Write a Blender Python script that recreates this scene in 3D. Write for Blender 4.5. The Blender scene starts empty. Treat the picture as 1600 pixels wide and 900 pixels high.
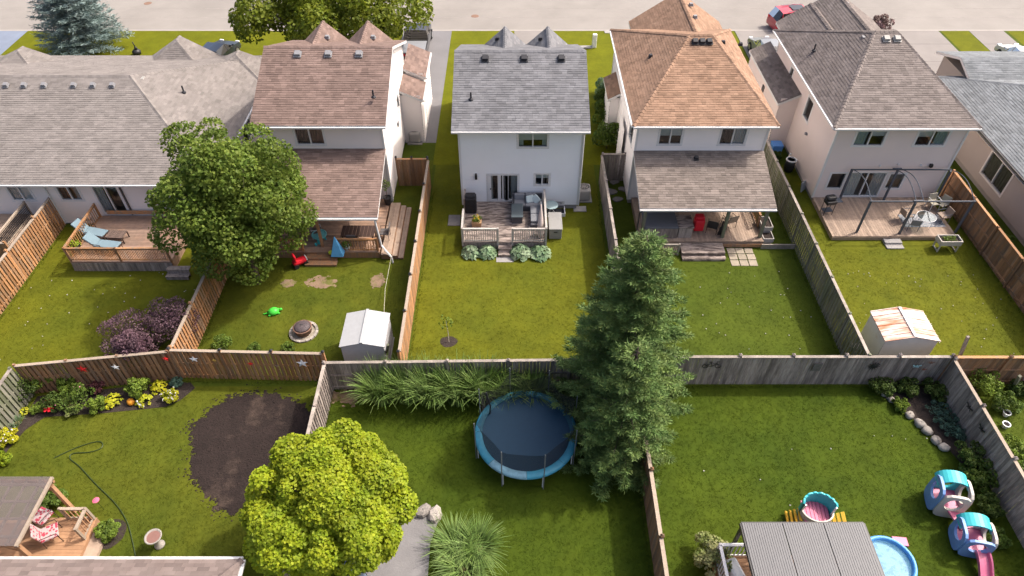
import bpy, math, random
import numpy as np
from mathutils import Vector, Matrix, Euler

random.seed(11)
RNG = np.random.default_rng(5)
R = math.radians
SC = bpy.context.scene
COL = SC.collection

# ------------------------------------------------------------------ camera, sky, sun, exposure
cam = bpy.data.cameras.new('camera')
cam.lens, cam.sensor_width = 24.0, 36.0
cam.clip_start, cam.clip_end = 0.1, 3000
co = bpy.data.objects.new('camera', cam)
COL.objects.link(co)
co.location = (0, 0, 25)
co.rotation_euler = (R(45), 0, 0)
SC.camera = co

SUN = Vector((0.74, 0.33, 1.0)).normalized()
world = bpy.data.worlds.new('World')
SC.world = world
world.use_nodes = True
wn = world.node_tree
wn.nodes.clear()
sky = wn.nodes.new('ShaderNodeTexSky')
sky.sky_type = 'NISHITA'
sky.sun_disc = False
sky.sun_elevation = math.asin(SUN.z)
sky.sun_rotation = math.atan2(SUN.x, SUN.y)
sky.air_density, sky.dust_density, sky.ozone_density = 0.7, 7.0, 0.5
bg = wn.nodes.new('ShaderNodeBackground')
bg.inputs['Strength'].default_value = 0.15
wo = wn.nodes.new('ShaderNodeOutputWorld')
wn.links.new(sky.outputs[0], bg.inputs[0])
wn.links.new(bg.outputs[0], wo.inputs[0])
sl = bpy.data.lights.new('sun', 'SUN')
sl.energy, sl.angle, sl.color = 2.0, R(1.8), (1.0, 0.93, 0.84)
so = bpy.data.objects.new('sun', sl)
COL.objects.link(so)
so.rotation_euler = SUN.to_track_quat('Z', 'Y').to_euler()
SC.view_settings.view_transform = 'Standard'
SC.view_settings.look = 'None'
SC.view_settings.exposure = 1.0
SC.view_settings.gamma = 1.0
SC.view_settings.use_curve_mapping = False
SC.render.engine = 'CYCLES'
SC.cycles.max_bounces = 8
SC.cycles.transparent_max_bounces = 12
SC.cycles.caustics_reflective = False
SC.cycles.caustics_refractive = False

# ------------------------------------------------------------------ materials
def hx(h):
    h = h.lstrip('#')
    c = [int(h[i:i+2], 16) / 255 for i in (0, 2, 4)]
    return tuple(x / 12.92 if x <= .04045 else ((x + .055) / 1.055) ** 2.4 for x in c)

MATS = {}
def mat(name, col, rough=.75, var=.12, scale=4.0, col2=None, mixscale=.6, mixlo=.4, mixhi=.6, rand=0.0, tint=0.0, bump=0.0,
        bscale=40, stretch=None, spec=.3, metal=0, transl=0, coat=0, fine=0.0, fscale=60, alpha=1.0, hue=0.0):
    if name in MATS:
        return MATS[name]
    if isinstance(col, str): col = hx(col)
    if isinstance(col2, str): col2 = hx(col2)
    m = bpy.data.materials.new(name)
    MATS[name] = m
    m.use_nodes = True
    nt = m.node_tree
    N, L = nt.nodes, nt.links
    N.clear()
    out = N.new('ShaderNodeOutputMaterial')
    bs = N.new('ShaderNodeBsdfPrincipled')
    bs.inputs['Roughness'].default_value = rough
    bs.inputs['Specular IOR Level'].default_value = spec
    bs.inputs['Metallic'].default_value = metal
    if coat: bs.inputs['Coat Weight'].default_value = coat
    geo = N.new('ShaderNodeNewGeometry')
    vec = geo.outputs['Position']
    if stretch:
        mp = N.new('ShaderNodeMapping')
        mp.inputs['Scale'].default_value = stretch
        L.new(vec, mp.inputs[0]); vec = mp.outputs[0]
    def noise(sc, det=3, v=vec):
        n = N.new('ShaderNodeTexNoise')
        n.inputs['Scale'].default_value = sc
        n.inputs['Detail'].default_value = det
        n.inputs['Roughness'].default_value = .62
        L.new(v, n.inputs['Vector'])
        return n.outputs['Fac']
    def ramp(fac, a, b, lo, hi):
        r = N.new('ShaderNodeMapRange')
        r.inputs['From Min'].default_value, r.inputs['From Max'].default_value = a, b
        r.inputs['To Min'].default_value, r.inputs['To Max'].default_value = lo, hi
        L.new(fac, r.inputs['Value']); return r.outputs[0]
    def mul(a, b):
        q = N.new('ShaderNodeMath'); q.operation = 'MULTIPLY'
        L.new(a, q.inputs[0]); L.new(b, q.inputs[1]); return q.outputs[0]
    rgb = N.new('ShaderNodeRGB'); rgb.outputs[0].default_value = (*col, 1)
    c = rgb.outputs[0]
    if col2:
        mx = N.new('ShaderNodeMix'); mx.data_type = 'RGBA'
        L.new(ramp(noise(mixscale, 4, geo.outputs['Position'] if not stretch else vec), mixlo, mixhi, 0, 1), mx.inputs['Factor'])
        L.new(c, mx.inputs['A']); mx.inputs['B'].default_value = (*col2, 1)
        c = mx.outputs['Result']
    f = ramp(noise(scale), .25, .75, 1 - var, 1 + var)
    if fine: f = mul(f, ramp(noise(fscale, 2), .25, .75, 1 - fine, 1 + fine))
    if rand:
        oi = N.new('ShaderNodeObjectInfo')
        f = mul(f, ramp(oi.outputs['Random'], 0, 1, 1 - rand, 1 + rand))
    if tint:
        at = N.new('ShaderNodeAttribute'); at.attribute_name = 'tint'
        f = mul(f, ramp(at.outputs['Fac'], 0, 1, 1 - tint, 1 + tint))
    vm = N.new('ShaderNodeVectorMath'); vm.operation = 'SCALE'
    L.new(c, vm.inputs[0]); L.new(f, vm.inputs['Scale'])
    c = vm.outputs[0]
    if hue:
        hs = N.new('ShaderNodeHueSaturation')
        at = N.new('ShaderNodeAttribute'); at.attribute_name = 'tint2'
        L.new(ramp(at.outputs['Fac'], 0, 1, .5 - hue, .5 + hue), hs.inputs['Hue'])
        L.new(c, hs.inputs['Color']); c = hs.outputs[0]
    L.new(c, bs.inputs['Base Color'])
    if bump:
        bp = N.new('ShaderNodeBump')
        bp.inputs['Strength'].default_value = bump
        bp.inputs['Distance'].default_value = .05
        L.new(noise(bscale, 3), bp.inputs['Height'])
        L.new(bp.outputs[0], bs.inputs['Normal'])
    sh = bs.outputs[0]
    if transl:
        tr = N.new('ShaderNodeBsdfTranslucent')
        L.new(c, tr.inputs[0])
        ms = N.new('ShaderNodeMixShader'); ms.inputs[0].default_value = transl
        L.new(sh, ms.inputs[1]); L.new(tr.outputs[0], ms.inputs[2]); sh = ms.outputs[0]
    if alpha < 1:
        tp = N.new('ShaderNodeBsdfTransparent')
        ms = N.new('ShaderNodeMixShader'); ms.inputs[0].default_value = alpha
        L.new(tp.outputs[0], ms.inputs[1]); L.new(sh, ms.inputs[2]); sh = ms.outputs[0]
    L.new(sh, out.inputs[0])
    return m

def glass(name, tint=(.82, .88, .9), refl=.75, rough=.02):
    if name in MATS: return MATS[name]
    m = bpy.data.materials.new(name); MATS[name] = m
    m.use_nodes = True
    N, L = m.node_tree.nodes, m.node_tree.links
    N.clear()
    out = N.new('ShaderNodeOutputMaterial')
    tp = N.new('ShaderNodeBsdfTransparent'); tp.inputs[0].default_value = (*tint, 1)
    gl = N.new('ShaderNodeBsdfGlossy'); gl.inputs['Roughness'].default_value = rough
    fr = N.new('ShaderNodeFresnel'); fr.inputs[0].default_value = 1.55
    ml = N.new('ShaderNodeMath'); ml.operation = 'MULTIPLY_ADD'; ml.inputs[1].default_value = refl; ml.inputs[2].default_value = .04
    ms = N.new('ShaderNodeMixShader')
    L.new(fr.outputs[0], ml.inputs[0]); L.new(ml.outputs[0], ms.inputs[0])
    L.new(tp.outputs[0], ms.inputs[1]); L.new(gl.outputs[0], ms.inputs[2]); L.new(ms.outputs[0], out.inputs[0])
    return m

# ------------------------------------------------------------------ mesh helpers
BASE = {}
def tag(o, label=None, cat=None, group=None, kind=None):
    if label: o['label'] = label
    if cat: o['category'] = cat
    if group: o['group'] = group
    if kind: o['kind'] = kind
    return o

def thing(name, label, cat, loc=(0, 0, 0), rz=0, group=None):
    o = bpy.data.objects.new(name, None)
    COL.objects.link(o)
    o.empty_display_size = .2
    o.location = (loc[0], loc[1], loc[2] if len(loc) > 2 else 0)
    o.rotation_euler = (0, 0, rz)
    BASE[o.name] = Vector(o.location)
    return tag(o, label, cat, group)

class MB:
    def __init__(s):
        s.v, s.f, s.m, s.t = [], [], [], []
    def add(s, v, f, m=0, t=.5):
        b = len(s.v)
        s.v += [tuple(p) for p in v]
        for q in f:
            s.f.append([i + b for i in q]); s.m.append(m); s.t.append(t)
        return s
    def box(s, c, d, rz=0, m=0, rx=0, ry=0, t=.5, taper=1.0):
        x, y, z = d[0] / 2, d[1] / 2, d[2] / 2
        k = taper
        v = [(-x, -y, -z), (x, -y, -z), (x, y, -z), (-x, y, -z), (-x*k, -y*k, z), (x*k, -y*k, z), (x*k, y*k, z), (-x*k, y*k, z)]
        if rz or rx or ry:
            M = Euler((rx, ry, rz)).to_matrix()
            v = [M @ Vector(p) for p in v]
        v = [(p[0] + c[0], p[1] + c[1], p[2] + c[2]) for p in v]
        return s.add(v, [(0, 3, 2, 1), (4, 5, 6, 7), (0, 1, 5, 4), (1, 2, 6, 5), (2, 3, 7, 6), (3, 0, 4, 7)], m, t)
    def rbox(s, c, d, r=.04, rz=0, m=0, crown=0.0, rx=0):
        """soft box: rounded in plan and at its top and bottom edges"""
        x, y, z = d[0] / 2, d[1] / 2, d[2] / 2
        r = min(r, x * .95, y * .95, z * .95)
        rings = []
        for zz, ins in ((-z, r), (-z + r * .3, r * .3), (-z + r, 0), (z - r, 0), (z - r * .3, r * .3), (z, r)):
            ring = []
            for cx, cy, a0 in ((1, 1, 0), (-1, 1, 90), (-1, -1, 180), (1, -1, 270)):
                for a in (0, 45, 90):
                    q = R(a0 + a); rr = max(r - ins, 0.001)
                    ring.append((cx * (x - r) + rr * math.cos(q), cy * (y - r) + rr * math.sin(q), zz))
            rings.append(ring)
        n = 12
        v = [p for g in rings for p in g]
        f = [[i * n + j, i * n + (j + 1) % n, (i + 1) * n + (j + 1) % n, (i + 1) * n + j] for i in range(5) for j in range(n)]
        f.append(list(range(n))[::-1])
        v.append((0, 0, z + crown))
        f += [[5 * n + j, 5 * n + (j + 1) % n, len(v) - 1] for j in range(n)]
        M = Euler((rx, 0, rz)).to_matrix()
        v = [M @ Vector(p) + Vector(c) for p in v]
        return s.add(v, f, m)
    def bar(s, a, b, w, h, m=0, up=(0, 0, 1), t=.5):
        a, b = Vector(a), Vector(b)
        d = (b - a).normalized()
        u = Vector(up)
        if abs(d.dot(u)) > .98: u = Vector((0, 1, 0))
        sd = d.cross(u).normalized(); u = sd.cross(d)
        sd *= w / 2; u *= h / 2
        v = [a - sd - u, a + sd - u, a + sd + u, a - sd + u, b - sd - u, b + sd - u, b + sd + u, b - sd + u]
        return s.add(v, [(0, 1, 2, 3), (7, 6, 5, 4), (4, 5, 1, 0), (5, 6, 2, 1), (6, 7, 3, 2), (7, 4, 0, 3)], m, t)
    def tube(s, pts, r, n=8, m=0, cap=True, t=.5):
        pts = [Vector(p) for p in pts]
        k = len(pts)
        rs = r if isinstance(r, (list, tuple)) else [r] * k
        v, f = [], []
        prev = None
        for i, p in enumerate(pts):
            d = (pts[min(i + 1, k - 1)] - pts[max(i - 1, 0)]).normalized()
            if prev is None:
                u = Vector((0, 0, 1)) if abs(d.z) < .9 else Vector((1, 0, 0))
                u = (u - d * u.dot(d)).normalized()
            else:
                u = (prev - d * prev.dot(d)).normalized()
            prev = u
            w = d.cross(u)
            for j in range(n):
                a = 2 * math.pi * j / n
                v.append(p + (u * math.cos(a) + w * math.sin(a)) * rs[i])
        for i in range(k - 1):
            for j in range(n):
                f.append((i * n + j, i * n + (j + 1) % n, (i + 1) * n + (j + 1) % n, (i + 1) * n + j))
        if cap:
            f.append(tuple(range(n))[::-1]); f.append(tuple(range((k - 1) * n, k * n)))
        return s.add(v, f, m, t)
    def lathe(s, prof, c=(0, 0, 0), n=20, m=0, sx=1, sy=1):
        v, f = [], []
        for r, z in prof:
            for j in range(n):
                a = 2 * math.pi * j / n
                v.append((c[0] + r * math.cos(a) * sx, c[1] + r * math.sin(a) * sy, c[2] + z))
        for i in range(len(prof) - 1):
            for j in range(n):
                f.append((i * n + j, i * n + (j + 1) % n, (i + 1) * n + (j + 1) % n, (i + 1) * n + j))
        if prof[0][0] > 1e-4: f.append(tuple(range(n))[::-1])
        if prof[-1][0] > 1e-4 and not (len(prof) == 2 and prof[0][1] == prof[1][1]): f.append(tuple(range((len(prof) - 1) * n, len(prof) * n)))
        return s.add(v, f, m)
    def prism(s, poly, z0, z1, m=0, t=.5):
        n = len(poly)
        v = [(x, y, z0) for x, y in poly] + [(x, y, z1) for x, y in poly]
        f = [tuple(range(n))[::-1], tuple(range(n, 2 * n))] + [(i, (i + 1) % n, (i + 1) % n + n, i + n) for i in range(n)]
        return s.add(v, f, m, t)
    def build(s, name, ms, parent=None, rel=True, smooth=False, bevel=0, tints=False, kind=None):
        me = bpy.data.meshes.new(name)
        off = BASE.get(parent.name, Vector()) if (parent and rel) else Vector()
        me.from_pydata([(p[0] - off.x, p[1] - off.y, p[2] - off.z) for p in s.v], [], s.f)
        ms = ms if isinstance(ms, (list, tuple)) else [ms]
        for m in ms: me.materials.append(m)
        if len(ms) > 1: me.polygons.foreach_set('material_index', s.m)
        if tints:
            at = me.attributes.new('tint', 'FLOAT', 'FACE')
            at.data.foreach_set('value', s.t)
        if smooth: me.polygons.foreach_set('use_smooth', [True] * len(me.polygons))
        me.update()
        o = bpy.data.objects.new(name, me)
        COL.objects.link(o)
        if parent:
            o.parent = parent
            BASE[o.name] = off
        if bevel:
            b = o.modifiers.new('edge', 'BEVEL'); b.width = bevel; b.segments = 2; b.limit_method = 'ANGLE'
        if kind: o['kind'] = kind
        return o

UNIT = {}
def unit(m, key='box'):
    k = (m.name, key)
    if k not in UNIT:
        b = MB()
        if key == 'box': b.box((0, 0, 0), (1, 1, 1))
        elif key == 'picket':
            b.prism([(-.5, -.5), (.5, -.5), (.5, .5), (-.5, .5)], -.5, .5)
        elif key == 'rod': b.lathe([(.5, -.5), (.5, .5)], n=8)
        me = bpy.data.meshes.new(key); me.from_pydata(b.v, [], b.f); me.materials.append(m)
        UNIT[k] = me
    return UNIT[k]

def piece(name, m, parent, c, d, rot=(0, 0, 0), key='box', rel=True):
    """one board / plank / stone: shared mesh, own transform"""
    o = bpy.data.objects.new(name, unit(m, key))
    COL.objects.link(o)
    off = BASE.get(parent.name, Vector()) if (parent and rel) else Vector()
    o.location = Vector(c) - off
    o.rotation_euler = rot
    o.scale = d
    o.parent = parent
    BASE[o.name] = off
    return o

def dup(root, loc, rz=0, label=None, scale=None):
    r = root.copy(); COL.objects.link(r)
    r.location = loc; r.rotation_euler = (0, 0, rz)
    if label: r['label'] = label
    if scale: r.scale = (scale,) * 3
    for ch in list(root.children):
        c = ch.copy(); COL.objects.link(c); c.parent = r
        for g in list(ch.children):
            d = g.copy(); COL.objects.link(d); d.parent = c
    return r

def npmesh(name, v, f, m, parent=None, tint=None, tint2=None, smooth=False, rel=True):
    me = bpy.data.meshes.new(name)
    off = np.array(BASE.get(parent.name, Vector())) if (parent and rel) else np.zeros(3)
    v = np.asarray(v, float) - off
    f = np.asarray(f, np.int32)
    k = f.shape[1]
    me.vertices.add(len(v)); me.vertices.foreach_set('co', v.ravel())
    me.loops.add(f.size); me.loops.foreach_set('vertex_index', f.ravel())
    me.polygons.add(len(f)); me.polygons.foreach_set('loop_start', np.arange(len(f), dtype=np.int32) * k)
    me.update(calc_edges=True)
    me.materials.append(m)
    if tint is not None:
        a = me.attributes.new('tint', 'FLOAT', 'FACE'); a.data.foreach_set('value', np.asarray(tint, float))
    if tint2 is not None:
        a = me.attributes.new('tint2', 'FLOAT', 'FACE'); a.data.foreach_set('value', np.asarray(tint2, float))
    if smooth: me.polygons.foreach_set('use_smooth', [True] * len(f))
    o = bpy.data.objects.new(name, me); COL.objects.link(o)
    if parent:
        o.parent = parent; BASE[o.name] = Vector(off)
    return o

def unitv(a):
    return a / np.maximum(np.linalg.norm(a, axis=1, keepdims=True), 1e-6)

def leaves(name, parent, P, D, m, size=(.1, .16), aspect=.75, up=.6, out=.5, rnd=.8, tint=None, fold=.18, droop=0.0):
    """P points, D outward directions: one four-cornered folded leaf at every point"""
    n = len(P)
    nr = unitv(D * out + np.array([0, 0, up]) + RNG.normal(size=(n, 3)) * rnd)
    tg = RNG.normal(size=(n, 3)) * .8 + D * .9 + np.array([0, 0, -droop])
    tg = unitv(tg - nr * np.sum(tg * nr, 1, keepdims=True))
    bt = np.cross(nr, tg)
    L = RNG.uniform(size[0], size[1], (n, 1)); W = L * aspect / 2
    v = np.stack([P - tg * L * .5, P + bt * W + nr * L * fold - tg * L * .05, P + tg * L * .5, P - bt * W + nr * L * fold - tg * L * .05], 1).reshape(-1, 3)
    f = np.arange(n * 4, dtype=np.int32).reshape(-1, 4)
    t = RNG.uniform(0, 1, n) if tint is None else np.clip(tint + RNG.normal(0, .16, n), 0, 1)
    return npmesh(name, v, f, m, parent, t, RNG.uniform(0, 1, n))

def blades(P, D, length, width, bend, segs=3):
    """strap leaves: P roots, D horizontal directions"""
    n = len(P)
    L = length.reshape(-1, 1)
    side = np.stack([-D[:, 1], D[:, 0], np.zeros(n)], 1)
    vs = []
    for k in range(segs + 1):
        q = k / segs
        p = P + D * (L * bend.reshape(-1, 1) * q ** 1.7) + np.array([0, 0, 1.0]) * (L * (q - bend.reshape(-1, 1) * .75 * q ** 2.4))
        w = width.reshape(-1, 1) * (1 - .85 * q ** 2) * .5
        vs += [p - side * w, p + side * w]
    V = np.stack(vs, 1).reshape(-1, 3)
    k2 = 2 * (segs + 1)
    base = np.arange(n)[:, None] * k2
    F = np.concatenate([base + np.array([[2*i, 2*i+1, 2*i+3, 2*i+2]]) for i in range(segs)], 0)
    return V, F

# ------------------------------------------------------------------ shared materials
ROADM = mat('road_concrete', (.250, .231, .211), .9, .08, .35, col2=(.226, .208, .190), mixscale=.12, bump=.15, bscale=30, fine=.05)
DRIVEM = mat('driveway_concrete', (.222, .203, .190), .9, .1, .5, bump=.15, bscale=25, fine=.06)
DRIVED = mat('driveway_asphalt', (.17, .165, .17), .9, .1, .5, bump=.2, bscale=40, fine=.1)
CONC = mat('concrete', (.29, .275, .262), .9, .12, 1.2, bump=.2, bscale=20, fine=.06)
KERBM = mat('kerb_concrete', (.31, .285, .26), .9, .08, 1.2)
SOIL = mat('soil', (.035, .026, .022), .95, .3, 3, bump=.6, bscale=14, fine=.35, fscale=18)
MULCH = mat('mulch', (.022, .0145, .0125), .95, .25, 1.2, col2=(.075, .052, .040), mixscale=.55, mixlo=.56, mixhi=.72, bump=.9, bscale=16, fine=.4, fscale=14)
DIRT = mat('dry_dirt', (.21, .145, .095), .95, .25, 2.2, col2=(.12, .12, .03), mixscale=1.6, mixlo=.5, mixhi=.62, bump=.4, bscale=18, fine=.15)
WHITE = mat('white_vinyl', (.62, .61, .60), .5, .03, 1)
WHITEM = mat('white_metal', (.72, .72, .72), .4, .05, 2)
BLACKM = mat('black_metal', (.02, .02, .022), .45, .1, 6, spec=.4)
DKGREY = mat('dark_grey_metal', (.075, .085, .105), .5, .1, 5)
STONE = mat('field_stone', (.31, .28, .25), .9, .22, 5, rand=.25, bump=.5, bscale=9, fine=.12)
GLASS = glass('window_glass')
CURT = mat('curtain', (.50, .50, .50), .9, .1, 9)
BLIND = mat('blind', (.68, .68, .66), .8, .04, 9)
WOODS = {
    'cedar':  mat('cedar_boards', (.39, .195, .085), .85, .22, 6, rand=.30, col2=(.23, .175, .125), mixscale=1.1, mixlo=.45, mixhi=.7, stretch=(5, 5, .7), bump=.25, bscale=12),
    'grey':   mat('weathered_grey_boards', (.31, .262, .232), .9, .25, 5, rand=.30, col2=(.185, .152, .135), mixscale=1.2, mixlo=.45, mixhi=.62, stretch=(6, 6, .6), bump=.3, bscale=12),
    'brown':  mat('brown_boards', (.27, .145, .075), .88, .25, 5, rand=.32, col2=(.19, .130, .090), mixscale=1.0, mixlo=.45, mixhi=.65, stretch=(5, 5, .6), bump=.25, bscale=12),
    'mossy':  mat('mossy_grey_boards', (.20, .19, .155), .9, .25, 5, rand=.25, col2=(.13, .14, .085), mixscale=.9, stretch=(5, 5, .6), bump=.25, bscale=12),
    'cap':    mat('cap_rail_wood', (.31, .25, .195), .85, .15, 5, rand=.15, stretch=(2, 2, 4), bump=.15),
    'capgrey': mat('cap_rail_grey_wood', (.33, .285, .245), .88, .2, 5, rand=.18, col2=(.22, .19, .165), mixscale=1.5, bump=.15),
    'deck':   mat('deck_planks_tan', (.33, .245, .185), .85, .16, 5, rand=.20, col2=(.29, .215, .165), mixscale=.9, bump=.15),
    'deckold': mat('deck_planks_worn', (.30, .245, .215), .88, .3, 5, rand=.25, col2=(.105, .082, .072), mixscale=2.2, mixlo=.46, mixhi=.58, stretch=(.8, 3.5, 1), bump=.2),
    'deckred': mat('deck_planks_reddish', (.33, .21, .145), .85, .16, 5, rand=.22, col2=(.27, .185, .14), mixscale=.8, bump=.15),
    'decknew': mat('deck_planks_fresh', (.36, .205, .115), .8, .14, 4, rand=.13, bump=.12),
    'raillight': mat('rail_paint_worn', (.40, .37, .34), .85, .15, 5, rand=.12, bump=.12),
}
CAPBLACK = mat('post_cap_dark', (.03, .03, .035), .5, .1, 5)

# ------------------------------------------------------------------ ground
def sheet(name, poly, z, m, label=None, cat=None):
    n = len(poly)
    b = MB().add([(x, y, z) for x, y in poly], [tuple(range(n))])
    o = b.build(name, m)
    o['kind'] = 'structure'
    if label: tag(o, label, cat)
    return o

def rect(x0, y0, x1, y1):
    return [(x0, y0), (x1, y0), (x1, y1), (x0, y1)]

def blob(cx, cy, rx, ry, n=40, rough=.12, seed=1):
    rr = random.Random(seed)
    ph = [rr.uniform(0, 6.28) for _ in range(7)]
    p = []
    for i in range(n):
        a = 2 * math.pi * i / n
        k = 1 + rough * sum(math.sin((j + 2) * a + ph[j]) / (j * .6 + 1) for j in range(7)) * .6
        p.append((cx + rx * k * math.cos(a), cy + ry * k * math.sin(a)))
    return p

def grassmat(name, a, b, y, transl=.15):
    return mat(name, a, .9, .17, .9, col2=b, mixscale=.3, mixlo=.38, mixhi=.68, tint=.2, fine=.10, fscale=y, spec=.12, transl=transl)
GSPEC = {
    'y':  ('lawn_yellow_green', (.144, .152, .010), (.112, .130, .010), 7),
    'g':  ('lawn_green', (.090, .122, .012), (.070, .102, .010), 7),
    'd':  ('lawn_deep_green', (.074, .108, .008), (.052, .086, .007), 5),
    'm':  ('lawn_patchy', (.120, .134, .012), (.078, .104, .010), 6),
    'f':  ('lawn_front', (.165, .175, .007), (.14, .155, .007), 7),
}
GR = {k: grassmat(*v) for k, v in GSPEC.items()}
GRB = {k: grassmat(v[0] + '_blades', v[1], v[2], v[3], .45) for k, v in GSPEC.items()}
g = sheet('ground', rect(-600, -300, 600, 900), -.16, mat('far_ground', (.09, .10, .03), .95, .2, .05))
b = MB(); b.box((0, 20.1, -.08), (400, 70.2, .16)); o = b.build('terrain', GR['g'], None); o['kind'] = 'structure'
b = MB(); b.box((0, 90, -.08), (400, 50.6, .16)); o = b.build('far_verge', GR['f'], None); o['kind'] = 'structure'
sheet('road', rect(-200, 55.43, 200, 64.4), -.115, ROADM, 'pale concrete street running across behind the houses', 'road')
for nm, y in (('near_kerb', 55.31), ('far_kerb', 64.52)):
    b = MB().box((0, y, -.075), (400, .22, .17)); o = b.build(nm, KERBM); o['kind'] = 'structure'
# tar lines and a manhole in the road
b = MB()
for y, w in ((58.1, .05), (59.9, .04)):
    x = -60.0
    while x < 60:
        b.box((x + 1.5, y + math.sin(x * .35) * .05, -.1095), (3.0, w, .002)); x += 3.0
o = b.build('road_seam', mat('tar', (.30, .27, .25), .8, .2, 3)); o['kind'] = 'structure'
for px, py in ((-32.50, 61.05), (-3.20, 58.36)):
    t = tag(MB().lathe([(.0, .012), (.30, .012), (.34, .0)], (px, py, -.113), 20).build('manhole_cover', mat('rusty_iron', (.20, .12, .085), .8, .2, 8)),
        'round rust-coloured manhole cover set in the pale street' if px < -10 else 'small dull manhole cover in the street behind the grey roof', 'manhole cover')

LAWNS = [
    ('y', (-25.4, 19.0, -15.0, 29.9), 'sunny lawn behind the low beige bungalow with the purple bush'),
    ('m', (-14.9, 19.0, -4.98, 36.5), 'patchy lawn with the fire pit behind the brown-roofed house'),
    ('y', (-4.82, 19.0, 5.15, 36.0), 'yellow-green lawn behind the grey-roofed house with the sapling'),
    ('g', (5.3, 19.0, 15.4, 36.0), 'green lawn with paving slabs behind the orange-roofed house'),
    ('y', (15.6, 19.0, 25.5, 36.0), 'sunny lawn with the rusty-roofed shed behind the pink-beige house'),
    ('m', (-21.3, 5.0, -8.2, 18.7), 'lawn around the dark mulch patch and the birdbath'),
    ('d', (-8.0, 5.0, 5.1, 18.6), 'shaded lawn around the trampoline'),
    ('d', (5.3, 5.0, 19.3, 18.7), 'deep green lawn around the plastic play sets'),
    ('g', (19.5, 5.0, 26.0, 18.7), 'weedy grass beyond the fence at the edge'),
    ('f', (-46.0, 46.5, -16.2, 55.18), 'front lawn under the blue spruce'),
    ('f', (-16.0, 40.0, -9.0, 55.18), 'front lawn under the leafy maple'),
    ('f', (-5.0, 36.0, -2.6, 55.18), 'narrow grass strip between the brown and grey roofed houses'),
    ('f', (-2.6, 40.0, .2, 55.18), 'front grass before the grey-roofed house'),
    ('f', (2.7, 36.0, 8.9, 55.18), 'front grass between the grey and orange roofed houses'),
    ('f', (16.6, 41.0, 18.4, 55.18), 'small front grass patch between the orange and beige houses'),
    ('f', (35.62, 44.0, 37.90, 55.18), 'slanted grass strip between two driveways'),
    ('f', (41.11, 46.0, 60, 55.18), 'front grass in the far corner by the white car'),
]
for k, (x0, y0, x1, y1), lab in LAWNS:
    sheet('lawn', rect(x0, y0, x1, y1), .004, GR[k], lab, 'lawn')
def drive(x0, y0, x1, y1, m, lab):
    o = sheet('driveway', rect(x0, y0, x1, y1), .008, m, lab, 'driveway')
    if m is DRIVEM:
        y = y1 - 2.4
        while y > y0 + 1:
            piece('expansion_joint', mat('joint_dark', (.11, .10, .095), .9), o, ((x0 + x1) / 2, y, .0095), (x1 - x0 - .05, .035, .002)); y -= 3.0
drive(-16.0, 40.5, -12.2, 55.19, DRIVEM, 'pale driveway with the dark car by the bungalow')
drive(-9.0, 38.5, -5.0, 55.19, DRIVED, 'dark asphalt driveway with the pickup truck')
drive(.2, 41.5, 2.7, 55.19, DRIVEM, 'pale driveway before the grey-roofed house')
drive(9.0, 43.5, 16.5, 55.19, DRIVEM, 'wide pale driveway of the orange-roofed house')
drive(18.5, 43.0, 35.41, 55.19, DRIVEM, 'wide pale driveway of the pink-beige house')
drive(37.95, 44.0, 40.82, 55.19, DRIVEM, 'pale driveway beside the slanted grass strip')
drive(-60, 46.0, -40.21, 55.19, mat('driveway_blue', (.17, .20, .26), .85, .1, 1), 'bluish driveway in the far corner by the spruce')

# ------------------------------------------------------------------ house building
def clip_half(poly, f):
    out = []
    n = len(poly)
    for i in range(n):
        a, b = poly[i], poly[(i + 1) % n]
        fa, fb = f(a), f(b)
        if fa >= 0: out.append(a)
        if (fa >= 0) != (fb >= 0):
            t = fa / (fa - fb)
            out.append((a[0] + (b[0] - a[0]) * t, a[1] + (b[1] - a[1]) * t))
    return out

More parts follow.
